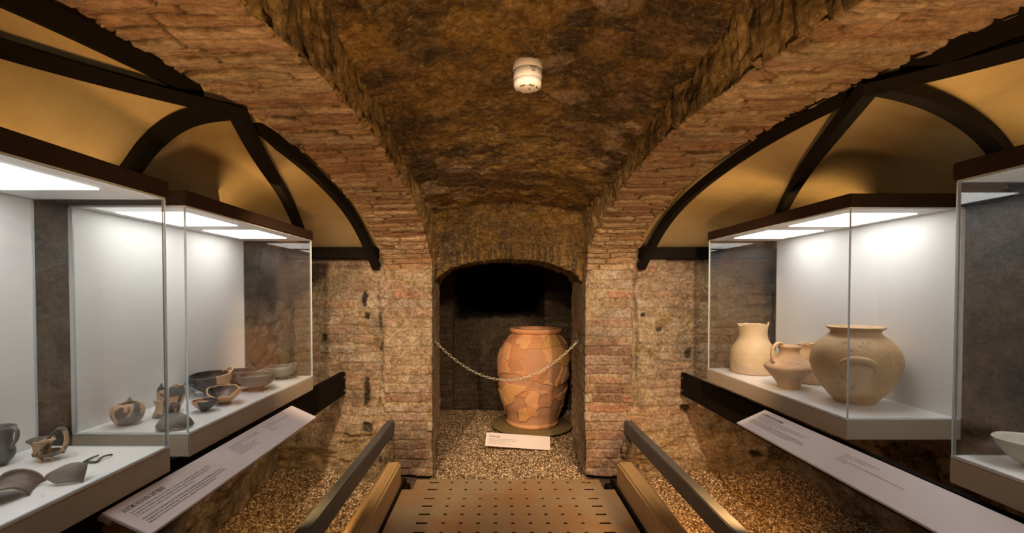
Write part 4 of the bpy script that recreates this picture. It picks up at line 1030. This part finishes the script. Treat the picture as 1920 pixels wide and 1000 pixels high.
# caption card leaning before the jar
c0, c1 = at_y(912, 811, 4.02), at_y(1031, 819, 3.99)
b0 = at_y(910, 836, 3.91)
r = empty('caption_card', ((c0.x + c1.x) / 2, 3.97, 0.02), 'white caption card leaning on the gravel in front of the terracotta jar', 'card')
xd = (c1 - c0); W_ = xd.length; xd.normalize(); yd = (c0 - b0); yd -= xd * yd.dot(xd); H_ = yd.length; yd.normalize(); zd = xd.cross(yd)
rot = Matrix.Translation(c0 - Vector(r.location)) @ Matrix((xd, yd, zd)).transposed().to_4x4()
mb = MB().box(0, W_, -H_, 0, -0.006, 0, 0.001); mb.bm.transform(rot); cd = mb.build('card', M['card'], r)
mb = MB().box(0.04, W_ - 0.04, -H_ * 0.62, -H_ * 0.56, -0.045, -0.006, 0.001); mb.bm.transform(rot); mb.build('card_foot', M['black'], r)
text_obj('heading', 'DOLIO / JAR', 0.022, M['ink'], cd, rot @ Matrix.Translation((0.03, -0.044, 0.0008)), 0.0006, 0.75)
for i, s_ in enumerate(["Grande dolio in terracotta ricomposto da frammenti,", "dalla cantina dell'edificio / Large terracotta storage jar,", "found in fragments and restored", "from the cellar of the building, used to keep"]):
    text_obj('caption', s_, 0.013, M['ink'], cd, rot @ Matrix.Translation((0.03, -0.064 - i * 0.0155, 0.0008)), 0, 0.8)

# chain across the niche
h0, h1 = Vector((XL + 0.012, 3.40, 0.985)), Vector((XR - 0.012, 3.56, 0.975))
r = empty('barrier_chain', h0, 'pale metal chain hanging across the niche in front of the jar', 'chain')
low = 0.688
def chain_pt(t):
    p = h0.lerp(h1, t); p.z = h0.z + (h1.z - h0.z) * t - (0.985 - low) * 4 * t * (1 - t); return p
N = 46
ts = np.linspace(0, 1, 800); pp = [chain_pt(t) for t in ts]; dd = np.r_[0, np.cumsum([(a - b).length for a, b in zip(pp[1:], pp[:-1])])]
tk = np.interp(np.linspace(0.006, dd[-1] - 0.006, N + 1), dd, ts)
pts = []
for i in range(20):
    a = 2 * math.pi * i / 20; pts.append(((0.0065 if math.cos(a) > 0 else -0.0065) + math.cos(a) * 0.0068, math.sin(a) * 0.0068, 0))
lm = MB().tube(pts, 0.0022, 7, closed=True).build('link', M['chain'], r).data
first = r.children[0]
for i in range(N):
    a, b = chain_pt(tk[i]), chain_pt(tk[i + 1]); d = (b - a).normalized()
    o = first if i == 0 else first.copy()
    if i: COL.objects.link(o); o.parent = r
    y_ = Vector((0, 1, 0)); y_ = (y_ - d * y_.dot(d)).normalized(); z_ = d.cross(y_)
    ro = Matrix((d, y_, z_)).transposed().to_4x4() @ Matrix.Rotation(math.pi / 2 if i % 2 else 0.35, 4, 'X')
    o.matrix_local = Matrix.Translation((a + b) / 2 - h0) @ ro @ Matrix.Diagonal((((b - a).length + 0.006) / 0.0266, 1, 1, 1))
for h, s_ in ((h0, -1), (h1, 1)):
    q = h - h0
    mb = MB().tube([(q.x + s_ * 0.05, q.y, q.z + 0.004), (q.x + s_ * 0.012, q.y, q.z + 0.004), (q.x + s_ * 0.004, q.y, q.z + 0.016), (q.x - s_ * 0.010, q.y, q.z + 0.016), (q.x - s_ * 0.014, q.y, q.z + 0.004), (q.x - s_ * 0.004, q.y, q.z - 0.006)], 0.003, 8)
    mb.build('wall_hook', M['rail'], r)

# smoke detector on the vault
DX, DY = 0.112, 1.63
dz = float(vault_z(np.array(DX), np.array(DY)))
r = empty('smoke_detector', (DX, DY, dz - 0.010), 'white round smoke detector on the stone vault', 'smoke detector')
MB().lathe([(0.02, 0.02), (0.050, 0.02), (0.0505, -0.017), (0.0495, -0.019), (0.02, -0.019)], 48).build('mounting_base', M['plastic'], r)
MB().lathe([(0.02, -0.0185), (0.0497, -0.0192), (0.0490, -0.050), (0.0482, -0.052), (0.02, -0.052)], 48).build('collar', M['plastic'], r)
head = MB().lathe([(0.02, -0.0515), (0.0485, -0.0525), (0.0480, -0.068), (0.044, -0.076), (0.030, -0.080), (0.002, -0.081)], 48).build('sensor_head', M['plastic'], r)
for a in (-2.15, -1.2, -0.35, 1.0, 2.4):
    c_, s_ = math.cos(a), math.sin(a)
    mb = MB().box(-0.009, 0.009, -0.0016, 0.0016, -0.0016, 0.0016)
    mb.bm.transform(Matrix.Translation((c_ * 0.034, s_ * 0.034, -0.0790)) @ Matrix.Rotation(a + math.pi / 2, 4, 'Z')); mb.build('vent_slot', M['slot'], head)
MB().lathe([(0.002, -0.0805), (0.003, -0.086), (0.0005, -0.0865)], 12, 0.006, -0.01).build('indicator_lens', M['slot'], head)
for i, (w_, h_) in enumerate(((0.026, 0.0025), (0.020, 0.0018), (0.012, 0.0030))):
    mb = MB().box(-w_ / 2, w_ / 2, -0.0004, 0.0004, -h_ / 2, h_ / 2); mb.bm.transform(Matrix.Rotation(0.35, 4, 'Z') @ Matrix.Translation((0, -0.0500, -0.024 - i * 0.0065)))
    mb.build('printed_mark', M['slot'], r)
